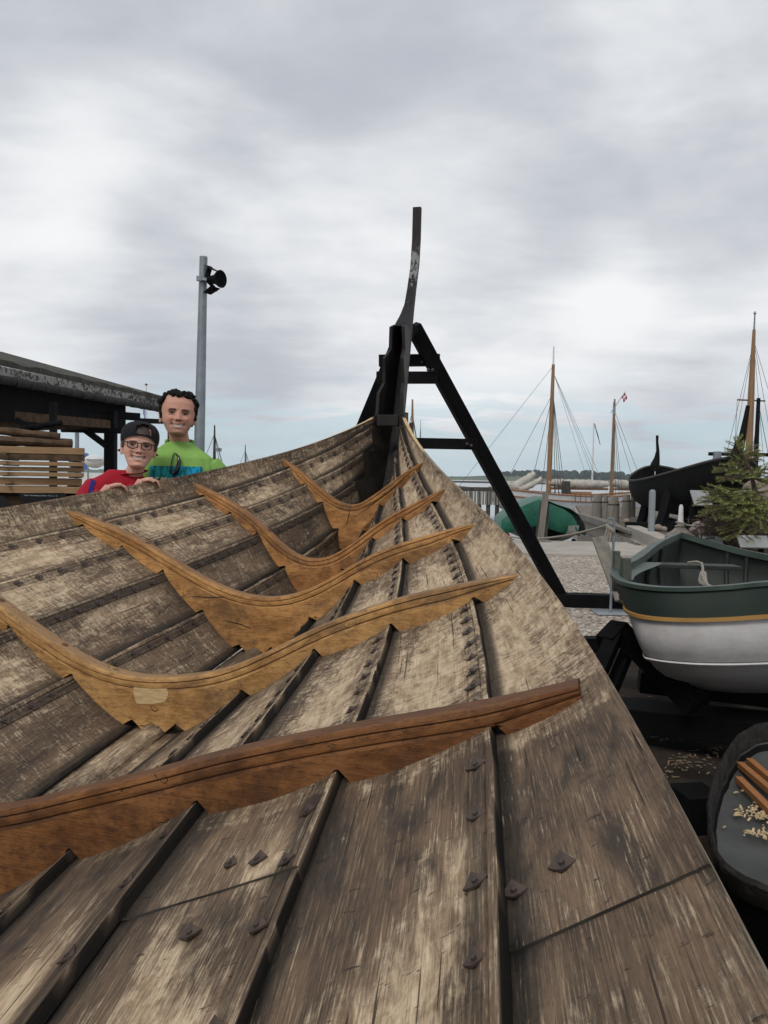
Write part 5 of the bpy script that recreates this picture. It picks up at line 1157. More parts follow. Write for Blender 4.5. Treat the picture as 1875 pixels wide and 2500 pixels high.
for i, ((x0, y0_), (x1, y1_), lab) in enumerate((((1829, 1857), (1985, 1990), 'orange wood strip farthest back in the dinghy'), ((1806, 1866), (1970, 2005), 'orange wood strip in the middle of the three in the dinghy'), ((1803, 1902), (1960, 2058), 'orange wood strip nearest the rim of the dinghy'))):
    A = gp(x0, y0_, zf + .02); B = gp(x1, y1_, zf + .02); b = MB(); b.beam(A, B, .026, .022, bev=.002); tag(b.build('wood_strip', MT['stick'], base=A), lab, 'wood strip', 'orange strips in the dinghy')
def chips(name, spots, z, lab, big=1.0, mat='chip'):
    b = MB()
    for x, y, sp, n_ in spots:
        for q in range(n_):
            P = gp(x + rng.gauss(0, sp), y + rng.gauss(0, sp * .5), z); a_ = rng.uniform(0, 6.28); l_ = rng.choice((.4, .6, 1, 1.5)) * rng.uniform(.005, .013) * big; w_ = rng.uniform(.0015, .004) * big
            dx_ = Vector((math.cos(a_), math.sin(a_), rng.uniform(-.25, .25))) * l_; dy_ = Vector((-math.sin(a_), math.cos(a_), 0)) * w_; up_ = Vector((0, 0, .0012)); m_ = Vector((0, 0, rng.uniform(.0, .006)))
            b.add([P - dx_ - dy_, P - dx_ + dy_, P + dx_ + dy_, P + dx_ - dy_, P - dx_ - dy_ + up_, P - dx_ + dy_ + up_, P + dx_ + dy_ + up_, P + dx_ - dy_ + up_, P - dy_ + m_ + up_, P + dy_ + m_ + up_], [(0, 1, 2, 3), (4, 8, 9, 5), (8, 7, 6, 9), (0, 4, 5, 1), (2, 6, 7, 3), (1, 5, 9, 6, 2), (3, 7, 8, 4, 0)])
    tag(b.build(name, MT[mat]), lab, 'wood chips', kind='stuff')
chips('wood_chips', [(1842, 1978, 24, 52), (1868, 2035, 22, 40), (1768, 2020, 3, 2), (1800, 1935, 8, 2), (1875, 1990, 10, 16), (1797, 1990, 4, 2)], zf + .008, 'pale wood chips scattered on the dinghy floor')
chips('fallen_leaves', [(1690, 1860, 34, 34), (1640, 1880, 24, 16), (1720, 1850, 20, 14), (1610, 1800, 26, 10), (1700, 1950, 26, 10), (1690, 1780, 34, 8), (1640, 1620, 40, 9), (1600, 1720, 30, 5), (1697, 2022, 2, 2), (1745, 1830, 8, 8), (1640, 1925, 14, 10)], .012, 'pale leaves and shavings scattered on the dark ground beside the ship', 1.3, 'leaf')
pl = MB(); A = gp(1655, 1975, .08); B = gp(1740, 1970, .08); pl.beam(A, B, .16, .14); tag(pl.build('ground_timber', MT['black'], base=A), 'black timber lying on the dark ground between ship and dinghy', 'timber')

# ---------------------------------------------------------------- spruce, stones and panels on the right
MT['needle'] = None
t = NT('spruce_needles'); a_ = t.n('ShaderNodeAttribute', attribute_name='young').outputs['Fac']; nn_ = t.noise(t.obj(), 9., 2.)
MT['needle'] = t.out(t.mix(a_, t.mix(nn_, (.045, .056, .026), (.085, .095, .042)), (.25, .275, .085)), .7, .3)
MT['twig'] = simple('brown_twig', (.11, .075, .055), (.075, .05, .04), 12., .9)
sp_ = empty('spruce_tree', (at(1835, 1250, 8.6).x, 8.6, 0), 'small sparse spruce with light green shoots at the right edge, above the green boat', 'tree')
base_s = Vector((at(1838, 1250, 8.6).x, 8.6, .3)); tip = at(1803, 1068, 8.6)
b = MB(); b.tube([base_s, at(1846, 1210, 8.6), at(1832, 1150, 8.6), at(1812, 1105, 8.6), tip], [.035, .028, .02, .012, .005], 7); 
NV = MB(); young = []
def tuft(P, d, L, yg):
    d = d.normalized(); a = d.orthogonal().normalized(); c_ = d.cross(a); n_ = 13
    for q in range(n_):
        th = rng.uniform(0, 6.28); o = (a * math.cos(th) + c_ * math.sin(th)); p = P + d * (L * rng.random()); e = p + (o * .8 + d * .75).normalized() * rng.uniform(.018, .03); s_ = d.cross(o) * .0026
        NV.add([p - s_, p + s_, e + s_ * .4, e - s_ * .4], [(0, 1, 2, 3)]); y_ = max(0, min(1, yg + rng.uniform(-.2, .2))); young.extend([y_] * 4)
def bough(P, Q, n_side=7, droop=.06, yg=.25):
    P, Q = Vector(P), Vector(Q); L = (Q - P).length; d = (Q - P).normalized(); sd_ = d.cross(Vector((0, 0, 1))).normalized(); pts = [P.lerp(Q, i / 6) + Vector((0, 0, -droop * math.sin(math.pi * i / 6 * .9) + droop * .5 * (i / 6) ** 2)) for i in range(7)]
    b.tube(pts, [.012 - .0016 * i for i in range(7)], 5)
    for i in range(n_side):
        t_ = .22 + .75 * i / n_side; c_ = P.lerp(Q, t_) + Vector((0, 0, -droop * math.sin(math.pi * t_ * .9))); l_ = L * .42 * (1.05 - t_) + .05
        for sg in (1, -1):
            e = c_ + sd_ * (sg * l_ * .75) + d * l_ * .65 + Vector((0, 0, rng.uniform(-.05, .03))); b.tube([c_, e], [.005, .002], 4)
            nt = max(2, int(l_ / .035))
            for k in range(nt): tuft(c_.lerp(e, (k + .3) / nt), e - c_, l_ / nt * 1.1, yg + (.45 if k >= nt - 2 else 0))
    for k in range(6): tuft(P.lerp(Q, .3 + .7 * k / 6), d, L * .1, yg + .1 * k)
for a_, q in (((1812, 1112, 8.6), (1792, 1068, 8.4)), ((1815, 1118, 8.6), (1838, 1078, 8.7)), ((1803, 1090, 8.6), (1806, 1064, 8.6)), ((1822, 1140, 8.6), (1756, 1132, 8.3)), ((1830, 1150, 8.6), (1880, 1128, 8.8)), ((1826, 1150, 8.6), (1770, 1158, 8.2)), ((1832, 1160, 8.6), (1886, 1165, 8.5)),
             ((1842, 1195, 8.6), (1758, 1192, 8.3)), ((1842, 1200, 8.6), (1710, 1214, 8.0)), ((1845, 1215, 8.6), (1720, 1250, 8.0)), ((1845, 1220, 8.6), (1800, 1262, 7.9)), ((1848, 1210, 8.6), (1905, 1220, 8.3)), ((1848, 1225, 8.6), (1860, 1290, 7.8)), ((1846, 1230, 8.6), (1800, 1310, 7.8)), ((1846, 1230, 8.6), (1760, 1240, 8.1)), ((1848, 1235, 8.6), (1900, 1290, 8.0)), ((1846, 1205, 8.6), (1790, 1215, 8.0)), ((1846, 1235, 8.6), (1740, 1222, 7.9))):
    bough(at(*a_), at(*q), yg=rng.uniform(.25, .7))
for i in range(11):
    px_, py_ = rng.uniform(1715, 1890), rng.uniform(1180, 1300); bough(at(1845, 1232 - rng.uniform(0, 40), 8.6), at(px_, py_, rng.uniform(8.0, 8.9)), 6, yg=rng.uniform(.2, .8))
for i in range(4): bough(at(1822 + i * 3, 1120 + i * 14, 8.6), at(rng.uniform(1770, 1880), 1095 + i * 17 + rng.uniform(-8, 8), rng.uniform(8.3, 8.8)), 6, yg=rng.uniform(.3, .8))
b.build('trunk', MT['twig'], sp_, smooth=40)
NV.at = {'young': young}; NV.build('crown', MT['needle'], sp_)
def heap(nm, px, py, Y, r, seed, lab, sq=.8, mt='stone'):
    q = MB(); ic = bmesh.new(); bmesh.ops.create_icosphere(ic, subdivisions=4, radius=1); P = at(px, py, Y)
    for v_ in ic.verts: n_ = v_.co.copy(); v_.co = Vector((n_.x * r, n_.y * r, n_.z * r * sq)) * (1 + .35 * mnoise.noise(n_ * 1.6 + Vector((seed, 0, 0))) + .12 * mnoise.noise(n_ * 5 + Vector((0, seed, 0))))
    q.bm(ic, Matrix.Translation(P)); tag(q.build(nm, MT[mt], base=(P.x, P.y, 0), smooth=50), lab, 'boulder' if nm == 'boulder' else 'heap')
heap('boulder', 1858, 1225, 9.2, .17, 1., 'pinkish granite boulder behind the spruce branches', .9); heap('boulder', 1850, 1195, 9.5, .14, 7., 'pale lichen-grey boulder topmost behind the spruce', .9); heap('boulder', 1708, 1296, 9.4, .11, 4., 'small grey stone between the white post and the spruce', .9); heap('boulder', 1826, 1215, 9.3, .13, 14., 'brownish boulder left of the pinkish one behind the spruce', .8)
MT['brush'] = simple('dry_brushwood', (.055, .042, .034), (.10, .075, .06), 14., .95, .1, bump=.02)
q = MB()
for i in range(420):
    P = at(rng.uniform(1712, 1900), rng.uniform(1262, 1318), 9.0 + rng.uniform(-.4, .5)); d = Vector((rng.gauss(0, 1), rng.gauss(0, .6), rng.gauss(0, .45))).normalized() * rng.uniform(.06, .2); q.tube([P - d, P + d * .2 + Vector((0, 0, .01)), P + d], [.005, .004, .002], 4)
tag(q.build('brushwood', MT['brush']), 'dry brown brushwood piled under the spruce', 'brushwood', kind='stuff')
heap('earth_bank', 1800, 1330, 9.2, .62, 3., 'low bank of brown earth and twigs under the spruce', .42, 'brush')
def info(px, py, Y, w_, h_, lab, base_z=0, wid=None):
    P = at(px, py, Y); o = empty('information_panel', (P.x, Y, base_z), lab, 'sign'); q = MB(); q.box(P, (w_, h_, .02), Matrix.Rotation(R_(48), 3, 'X'), bev=.003); q.build('panel', MT['panel'], o)
    for sg in (-1, 1): q = MB(); q.box((P.x + sg * w_ * .35, Y + .06, (P.z - .05 + base_z) / 2), (.04, .04, P.z - .05 - base_z)); q.build('leg', MT['black'], o)
    q = MB(); q.box((P.x, Y + .09, (P.z - .12 + base_z) / 2), (w_ * .97, .03, P.z - .12 - base_z)); q.build('back_board', MT['black'], o)
info(1840, 1323, 7.9, .30, .15, 'grey slanted information panel at the right edge below the spruce'); info(1712, 1216, 11.4, .26, .28, 'pale slanted information panel in front of the black boat'); info(1740, 1320, 8.7, .20, .12, 'small dark slanted panel left of the grey one below the spruce')
# ---------------------------------------------------------------- people
from mathutils.bvhtree import BVHTree
def remesh(mb, vox, smooth_it=2):
    me = mb.mesh('tmp', [], fix=True); o = bpy.data.objects.new('tmp', me); col.objects.link(o)
    r = o.modifiers.new('r', 'REMESH'); r.mode = 'VOXEL'; r.voxel_size = vox
    if smooth_it: s = o.modifiers.new('s', 'SMOOTH'); s.factor = .5; s.iterations = smooth_it
    dg = bpy.context.evaluated_depsgraph_get(); dg.update(); out = bpy.data.meshes.new_from_object(o.evaluated_get(dg)); bpy.data.objects.remove(o); return out
def link_mesh(name, me, mats, parent, smooth=True):
    b = parent_world(parent); me.name = name; me.transform(Matrix.Translation(-b)); me.materials.clear()
    for q in mats: me.materials.append(q)
    if smooth: me.polygons.foreach_set('use_smooth', [True] * len(me.polygons))
    o = bpy.data.objects.new(name, me); col.objects.link(o); o.parent = parent; return o
HP = [(-.121, .020, .072, -.045), (-.117, .036, .083, -.025), (-.108, .045, .091, .0), (-.09, .055, .092, .035), (-.07, .064, .091, .058), (-.045, .075, .089, .073), (-.02, .081, .088, .086), (0, .084, .087, .093), (.03, .086, .090, .098), (.06, .085, .087, .097), (.085, .078, .076, .088), (.105, .063, .058, .070), (.118, .042, .036, .046), (.124, .015, .012, .015)]
def interp(tab, z):
    if z <= tab[0][0]: return tab[0][1:]
    for a, b in zip(tab, tab[1:]):
        if z <= b[0]:
            t_ = (z - a[0]) / (b[0] - a[0]); return tuple(x + (y - x) * t_ for x, y in zip(a[1:], b[1:]))
    return tab[-1][1:]
def gs(v, s): return math.exp(-(v / s) ** 2)
def head_mb(M4, sx=1.0, young=False):
    b = MB(); nz, nt_ = 96, 96; rr = []
    for i in range(nz + 1):
        z = -.121 + .245 * i / nz; w_, f_, k_ = interp(HP, z); w_ *= sx; mid = (k_ - f_) / 2; half = (f_ + k_) / 2; row = []
        for j in range(nt_):
            a = 2 * math.pi * j / nt_; sa, ca = math.sin(a), math.cos(a); ex = 2 / 2.08
            x = w_ * math.copysign(abs(sa) ** ex, sa); y = mid - half * math.copysign(abs(ca) ** ex, ca); d = 0
            if ca > 0:
                ax_ = abs(x); tn = max(0, min(1, (.014 - z) / .050)); 
                if z > -.047: d += (.029 if not young else .022) * tn ** .9 * gs(x, .0085 + .005 * tn) * max(0, min(1, (z + .047) / .010))
                d += .008 * gs(ax_ - .0145, .007) * gs(z + .036, .007)
                d -= .015 * gs(ax_ - .0345, .017) * gs(z - .001, .011); d += .0070 * gs(ax_ - .033, .020) * gs(z - .0185, .007)
                d += .010 * gs(ax_ - .046, .016) * gs(z + .032, .014); d -= .005 * gs(ax_ - (.030 + (-.045 - z) * .45), .006) * (1 if -.075 < z < -.035 else 0)
                d += .004 * gs(x, .024) * gs(z + .060, .006) + .005 * gs(x, .022) * gs(z + .081, .006); d -= .004 * gs(x, .028) * gs(z + .070, .005) + .006 * gs(ax_ - .034, .006) * gs(z + .062, .006)
                d += .006 * gs(x, .018) * gs(z + .105, .012) - .003 * gs(x, .02) * gs(z + .092, .005)
            row.append(M4 @ Vector((x, y - d, z)))
        rr.append(row)
    b.loft(rr)
    for sg in (1, -1):   # ears
        q = []
        for i in range(9):
            z = -.050 + .064 * i / 8; r_ = .018 * math.sin(math.pi * (.06 + .9 * i / 8)) ** .7
            q.append([M4 @ Vector((sg * (.080 * sx + .006 + .007 * (i / 8) + .0045 * math.cos(c_)), .016 + math.sin(c_) * r_ * .9 + .006 * i / 8, z)) for c_ in [2 * math.pi * k / 10 for k in range(10)]])
            q[-1] = [p + (M4.to_3x3() @ Vector((sg * .006 * math.sin(2 * math.pi * k / 10), 0, 0))) for k, p in enumerate(q[-1])]
        b.loft(q)
    return b
def skin_colour(p, young, base):
    x, y, z = p; ax_ = abs(x); c = Vector(base)
    if y < .01 and z > -.125 and z < .13:
        rosy = .5 * gs(ax_ - .045, .022) * gs(z + .03, .02) + .5 * gs(x, .013) * gs(z + .036, .014); c = c.lerp(Vector((base[0] * .98, base[1] * .72, base[2] * .70)), rosy)
        if not young: c = c.lerp(Vector((.17, .115, .085)), .42 * max(0, min(1, (-.042 - z) / .02)) * (1 - .7 * gs(x, .02) * gs(z + .055, .008)))
        bz = .0195 - ((ax_ - .034) / .02) ** 2 * .0035
        if abs(z - bz) < (.0062 if not young else .0036) and .014 < ax_ < .055: c = c.lerp(Vector((.035, .022, .018)), .85 if not young else .55)
        ez = -.0015 - 4 * (ax_ - .0355) ** 2
        if .020 < ax_ < .052 and abs(z - ez) < .0042 * (1 - ((ax_ - .0355) / .018) ** 2) + .0012:
            c = Vector((.025, .016, .014)) if (abs(ax_ - .0355) < .0065 or z > ez + .0012) else Vector((.32, .26, .23))
        elif .019 < ax_ < .054 and abs(z - ez) < .012: c = c * .5  # shade under the brows painted into the skin round the eyes
        top = -.0625 + 5 * x * x; bot = -.0775 + 14 * x * x
        if ax_ < .036 and bot - .006 < z < top + .0045:
            if bot < z < top: c = Vector((.50, .45, .39)) if ax_ < .026 else Vector((.06, .025, .02))
            elif z >= top: c = Vector((.20, .075, .058))
            else: c = Vector((.36, .145, .12))
            if bot < z < top and (abs(ax_ - .0042) < .0006 or abs(z - top) < .0012): c = c * .55
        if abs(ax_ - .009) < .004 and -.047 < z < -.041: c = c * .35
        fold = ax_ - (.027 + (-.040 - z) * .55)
        if abs(fold) < .003 and -.066 < z < -.038: c = c * .72  # smile-line shade painted into the skin colour
    return c
def skin_mat(name):
    t = NT(name); a_ = t.n('ShaderNodeVertexColor', layer_name='skin').outputs[0]; n_ = t.noise(t.obj(), 60., 3.)
    t.b.inputs['Subsurface Weight'].default_value = .08; t.b.inputs['Subsurface Radius'].default_value = (.01, .004, .002); t.b.inputs['Subsurface Scale'].default_value = .3
    return t.out(t.mix(t.math('MULTIPLY', n_, .22), a_, (.30, .15, .11)), .6, .25)
MT['skin'] = skin_mat('skin')
def paint_skin(me, Minv, young, base, off):
    bm = bmesh.new(); bm.from_mesh(me); es = []
    for e_ in bm.edges:
        p = Minv @ (e_.verts[0].co + off)
        if p.length < .15 and p.y < .0 and p.z < .08: es.append(e_)
    bmesh.ops.subdivide_edges(bm, edges=es, cuts=1, use_grid_fill=True, smooth=0); bm.to_mesh(me); bm.free(); me.polygons.foreach_set('use_smooth', [True] * len(me.polygons))
    at_ = me.color_attributes.new('skin', 'FLOAT_COLOR', 'POINT'); arr = np.ones((len(me.vertices), 4), dtype=np.float32)
    for i, v in enumerate(me.vertices):
        p = Minv @ (v.co + off); arr[i, :3] = skin_colour(p, young, base) if p.length < .17 else base
    at_.data.foreach_set('color', arr.ravel())
def wrinkle(me, a, k, kz):
    cs = [(v.co + v.normal * (a * mnoise.noise(Vector((v.co.x * k, v.co.y * k, v.co.z * kz))))) for v in me.vertices]
    me.vertices.foreach_set('co', np.array([tuple(q) for q in cs], dtype=np.float32).ravel())
def limb(b, pts, r, n=12): b.tube(pts, r, n)
def ellipse_rings(b, rows, ax_x, ax_y, ex=2.3, n=28):
    """rows: (centre, half width, half depth)"""
    rr = []
    for c_, w_, d_ in rows:
        rr.append([c_ + ax_x * (w_ * math.copysign(abs(math.cos(a)) ** (2 / ex), math.cos(a))) + ax_y * (d_ * math.copysign(abs(math.sin(a)) ** (2 / ex), math.sin(a))) for a in [2 * math.pi * k / n for k in range(n)]])
    b.loft(rr)
def hand(b, W, f, up, thumb, s=1.0, curl=.6):
    """W wrist, f finger direction, up back-of-hand direction, thumb side direction"""
    f = f.normalized(); sd_ = (thumb - f * thumb.dot(f)).normalized(); up = (up - f * up.dot(f)).normalized()
    K = W + f * .075 * s
    for k in range(4):
        o = sd_ * (.030 - .020 * k) * s; L = (.070, .078, .072, .056)[k] * s
        b.tube([W + o * .55, W + f * .04 * s + o * .9 + up * .004, K + o + up * .004], [.014 * s, .0155 * s, .0115 * s], 8)
        d1 = (f * .9 - up * curl * .6).normalized(); d2 = (f * .55 - up * curl * 1.3).normalized(); d3 = (f * .35 - up * curl * 1.5).normalized()
        o2 = sd_ * (.012 - .008 * k) * s * 1.3
        p0 = K + o; p1 = p0 + d1 * L * .45 + o2 * .3; p2 = p1 + d2 * L * .33; p3 = p2 + d3 * L * .26
        b.tube([p0, p1, p2, p3], [.0096 * s, .0088 * s, .008 * s, .0062 * s], 8)
    t0 = W + f * .022 * s + sd_ * .026 * s; b.tube([W + f * .01 * s, t0, t0 + (f * .6 + sd_ * .7).normalized() * .034 * s, t0 + (f * .9 + sd_ * .35 - up * .3).normalized() * .062 * s], [.016 * s, .0135 * s, .0105 * s, .008 * s], 8)
def head_matrix(E, yaw, pitch, roll, sc):
    M4 = Matrix.Translation(E) @ Matrix.Rotation(yaw, 4, 'Z') @ Matrix.Rotation(pitch, 4, 'X') @ Matrix.Rotation(roll, 4, 'Y') @ Matrix.Diagonal((sc, sc, sc, 1))
    return M4
def gun(px):   # point on the port gunwale under a given picture column
    return min((abs(topx(SP(s * .01, *lap(0, s * .01)))[0] - px), s * .01) for s in range(230, 520))[1]

# --- the man
YM = 4.42; E = at(428, 1011, YM); E = E + Vector((0, .05, 0)); yaw = math.atan2(-E.x, E.y); E.y = YM + .06
MH = head_matrix(E, yaw + .04, R_(-3), R_(3.5), 1.0); Rz = Matrix.Rotation(yaw * .8, 3, 'Z'); ax_x = Rz @ Vector((1, 0, 0)); ax_y = Rz @ Vector((0, 1, 0))
man = empty('person', (E.x, E.y + .03, 0), 'smiling man with dark curly hair in a bright green printed T-shirt behind the ship', 'person')
def mz(dz, dx=0, dy=0): return Vector((E.x, E.y + .035, E.z + dz)) + ax_x * dx + ax_y * dy
b = head_mb(MH, 1.09)
limb(b, [MH @ Vector((0, .028, -.06)), mz(-.15, 0, .02), mz(-.22, 0, .02)], [.054, .055, .065], 16)
ellipse_rings(b, [(mz(-.185), .07, .06), (mz(-.24), .14, .08), (mz(-.30), .18, .10), (mz(-.45), .185, .112), (mz(-.66), .16, .105), (mz(-.80), .165, .11), (mz(-.92), .16, .105)], ax_x, ax_y)
for sg in (1, -1):
    sh_ = mz(-.285, sg * .185); el = mz(-.58, sg * .255, .03); wr_ = mz(-.82, sg * .27, -.06); limb(b, [sh_, sh_.lerp(el, .5), el, el.lerp(wr_, .35), wr_], [.056, .05, .042, .041, .029])
    hand(b, wr_, Vector((0, -.25, -1)), ax_x * sg, Vector((0, -1, 0)), 1.0, .25)
    hp_ = mz(-.86, sg * .09); kn = mz(-1.22, sg * .10, -.01); ak = Vector((kn.x, kn.y + .02, .08)); limb(b, [hp_, hp_.lerp(kn, .5), kn, kn.lerp(ak, .35), ak], [.088, .078, .056, .055, .037]); limb(b, [ak + Vector((0, .03, -.04)), ak + Vector((0, -.1, -.045)), ak + Vector((0, -.17, -.05))], [.036, .04, .026])
me = remesh(b, .0034, 1); BS = (.55, .295, .22)
o = link_mesh('body', me, [MT['skin']], man); paint_skin(o.data, MH.inverted(), False, BS, parent_world(man))
# hair: many small curls
hb = MB(); Mi = MH
def scalp(th, z, r=.0):
    w_, f_, k_ = interp(HP, z); w_ *= 1.09; mid = (k_ - f_) / 2; half = (f_ + k_) / 2; return Vector((w_ * math.sin(th) * (1 + r), mid - half * math.cos(th) * (1 + r), z))
r2 = random.Random(5); ic = bmesh.new(); bmesh.ops.create_icosphere(ic, subdivisions=2, radius=1); jv = [v.co.copy() for v in ic.verts]; jf = [tuple(v.index for v in f.verts) for f in ic.faces]; ic.free()
for i in range(620):
    th = r2.uniform(-math.pi, math.pi); z = r2.uniform(-.05, .124); a = abs(th)
    if a < 1.0: lim = .094 - .016 * (a / 1.0) ** 3
    elif a < 1.35: lim = .078 - (a - 1.0) / .35 * .095
    elif a < 1.62: lim = -.022
    elif a < 1.95: lim = .022
    else: lim = -.075 + .05 * max(0, 2.4 - a)
    if z < lim: continue
    P = scalp(th, min(z, .121), .04); rad = (.0085 if z < .05 else .0105) * r2.uniform(.6, 1.35); P = P + P.normalized() * (.001 if z < .05 else r2.uniform(.002, .012))
    hb.add([MH @ (P + v * rad) for v in jv], jf)
me = remesh(hb, .0026, 0); link_mesh('hair', me, [simple('dark_curly_hair', (.007, .0065, .007), (.016, .014, .014), 60., .75, .12)], man)
# shirt
def cloth(name, c1, c2, sc=5.): 
    t = NT(name); n_ = t.noise(t.obj(), sc, 5., .6); w2 = t.noise(t.map(t.obj(), (9, 9, 5)), 1., 3., .6, .8); f = t.noise(t.obj(), 500., 2.); t.bump(t.math('ADD', t.math('MULTIPLY', w2, 1.), t.math('MULTIPLY', f, .05)), .02, .8); return t.out(t.mix(t.step(n_, .35, .65), c1, c2), .85, .2)
MT['shirt'] = cloth('lime_green_cotton', (.235, .43, .105), (.205, .385, .09))
sb_ = MB()
ellipse_rings(sb_, [(mz(-.150, 0, .022), .072, .066), (mz(-.178, 0, .018), .105, .080), (mz(-.205, 0, .01), .142, .092), (mz(-.238), .188, .104), (mz(-.30), .216, .116), (mz(-.38), .208, .126), (mz(-.48), .202, .130), (mz(-.66), .188, .126), (mz(-.86), .196, .132)], ax_x, ax_y)
for sg in (1, -1): limb(sb_, [mz(-.275, sg * .165), mz(-.32, sg * .205, .005), mz(-.44, sg * .238, .015), mz(-.53, sg * .256, .02)], [.066, .072, .074, .078], 14)
me = remesh(sb_, .006, 3)
wrinkle(me, .006, 9, 5)
shirt = link_mesh('shirt', me, [MT['shirt']], man)
b = MB(); rr = []
for i in range(40):
    a = 2 * math.pi * i / 40; ca, sa = math.cos(a), math.sin(a); dz = -.146 - .058 * max(0, -sa) ** 1.3 + .012 * max(0, sa); P = mz(dz, .073 * ca, .016 + .070 * sa - .014 * max(0, -sa)); n_ = (ax_x * ca + ax_y * sa)
    rr.append([P + n_ * (.009 * math.cos(q)) + Vector((0, 0, .009 * math.sin(q))) for q in [2 * math.pi * k / 6 for k in range(6)]])
rr.append(rr[0]); b.loft(rr, cap=False); b.build('collar', cloth('green_collar', (.10, .30, .035), (.09, .27, .03)), shirt, smooth=True)
t = NT('blue_leaf_print'); uv = t.n('ShaderNodeUVMap', uv_map='grain').outputs[0]; lf_ = t.noise(t.map(uv, (34, 10, 1), (0, 0, R_(-38))), 1., 4., .65, 1.2); s_ = t.n('ShaderNodeSeparateXYZ', i_0=uv).outputs
c = t.mix(t.step(lf_, .46, .56), (.015, .33, .56), (.008, .13, .15)); c = t.mix(t.step(s_[0], .175, .10), t.mix(.0, c, c), t.mix(t.step(t.noise(t.map(uv, (40, 14, 1), (0, 0, R_(40))), 1., 4.), .45, .55), (.02, .30, .31), (.008, .10, .11)))
crm = t.math('MULTIPLY', t.math('MULTIPLY', t.step(s_[0], .030, .034), t.step(s_[0], .095, .091)), t.math('MULTIPLY', t.step(s_[1], .060, .064), t.step(t.noise(t.map(uv, (60, 60, 1)), 1., 2.), .58, .54)))
c = t.mix(crm, c, (.60, .56, .36)); crm2 = t.math('MULTIPLY', t.step(s_[0], .20, .204), t.math('MULTIPLY', t.step(s_[1], .068, .072), t.step(t.noise(t.map(uv, (50, 70, 1)), 1., 2.), .50, .46))); c = t.mix(crm2, c, (.55, .55, .38)); MT['print'] = t.out(c, .8, .2)
bv = BVHTree.FromObject(shirt, bpy.context.evaluated_depsgraph_get()); b = MB(); off = parent_world(man); nx, nz = 30, 22; ok = True; G = {}
for i in range(nx + 1):
    for j in range(nz + 1):
        u_ = .285 * i / nx; v_ = .20 * j / nz; lefttrim = .0
        O = mz(-.288 - v_, -.155 + u_, -.5) - off; h, n_, q, d = bv.ray_cast(O, ax_y); 
        if h is None: h = mz(-.288 - v_, -.155 + u_, -.1) - off; n_ = -ax_y
        G[i, j] = (h + off + n_ * .0025, u_, v_)
for i in range(nx):
    for j in range(nz):
        f = [(i, j), (i, j + 1), (i + 1, j + 1), (i + 1, j)]; bs_ = len(b.v); b.v += [tuple(G[q][0]) for q in f]; b.f.append(tuple(bs_ + k for k in range(4))); b.mi.append(0); b.uv += [(G[q][1], G[q][2]) for q in f]
b.build('print', MT['print'], shirt, smooth=True)
b = MB(); ellipse_rings(b, [(mz(-.80), .188, .128), (mz(-.95), .185, .125)], ax_x, ax_y)
for sg in (1, -1): limb(b, [mz(-.90, sg * .09), mz(-1.22, sg * .10, -.01), Vector((mz(0, sg * .1).x, mz(0).y + .01, .10))], [.105, .085, .075])
link_mesh('trousers', remesh(b, .012, 2), [cloth('dark_trousers', (.03, .035, .05), (.04, .045, .06))], man)
# sunglasses hung in the collar (a thing of their own)
MT['lens'] = simple('black_glasses', (.008, .008, .009), None, 3., .15, .6)
def on_chest(px, py, lift=.012):
    d = ray(px, py); h, n_, q, dd = bv.ray_cast(CAM - off, d.normalized()); P = (h + off) if h is not None else at(px, py, YM - .1); return P - d.normalized() * lift
sgn = empty('sunglasses', on_chest(430, 1112), 'black folded sunglasses hanging from the collar of the green T-shirt', 'sunglasses')
b = MB(); b.tube([on_chest(423, 1110), on_chest(420, 1124), on_chest(417, 1140), on_chest(416.5, 1157)], .0032, 6); b.build('temple', MT['lens'], sgn, smooth=True)
b = MB(); b.tube([on_chest(431, 1109, .014), on_chest(436, 1116, .02), on_chest(437.5, 1128, .022), on_chest(434, 1142, .02), on_chest(427, 1156, .016), on_chest(424, 1160, .015)], [.004, .008, .012, .013, .014, .010], 8); b.build('lens', MT['lens'], sgn, smooth=True)
b = MB(); b.tube([on_chest(423, 1109), on_chest(427, 1106), on_chest(432, 1109)], .0035, 6); b.build('bridge', MT['lens'], sgn, smooth=True)

# --- the boy
YB_ = 4.10; EB = at(327, 1090, YB_); yawb = math.atan2(-EB.x, EB.y); EB.y += .085 
MHB = head_matrix(EB, yawb + .02, R_(-5), R_(6), .98)
boy = empty('person', (EB.x, EB.y + .05, 0), 'smiling boy in backward black cap, glasses and red jacket, hands on the ship edge', 'person')
Rb = Matrix.Rotation(yawb * .6 - .25, 3, 'Z'); bx, by = Rb @ Vector((1, 0, 0)), Rb @ Vector((0, 1, 0))
NB = MHB @ Vector((-.012, .05, -.18)); TB = at(291, 1166, YB_ + .15); 
def tz(f, dx=0, dy=0, dz=0): c_ = TB.lerp(Vector((TB.x + .03, TB.y + .08, TB.z - .70)), f); return c_ + bx * dx + by * dy + Vector((0, 0, dz))
b = head_mb(MHB, .98, True); limb(b, [MHB @ Vector((0, .035, -.06)), MHB @ Vector((-.004, .040, -.12)), tz(.10, .01)], [.046, .045, .045], 14)
ellipse_rings(b, [(tz(.09), .10, .05), (tz(.16), .135, .075), (tz(.4), .145, .09), (tz(.75), .135, .085), (tz(1.0), .145, .095)], bx, by)
gps = []
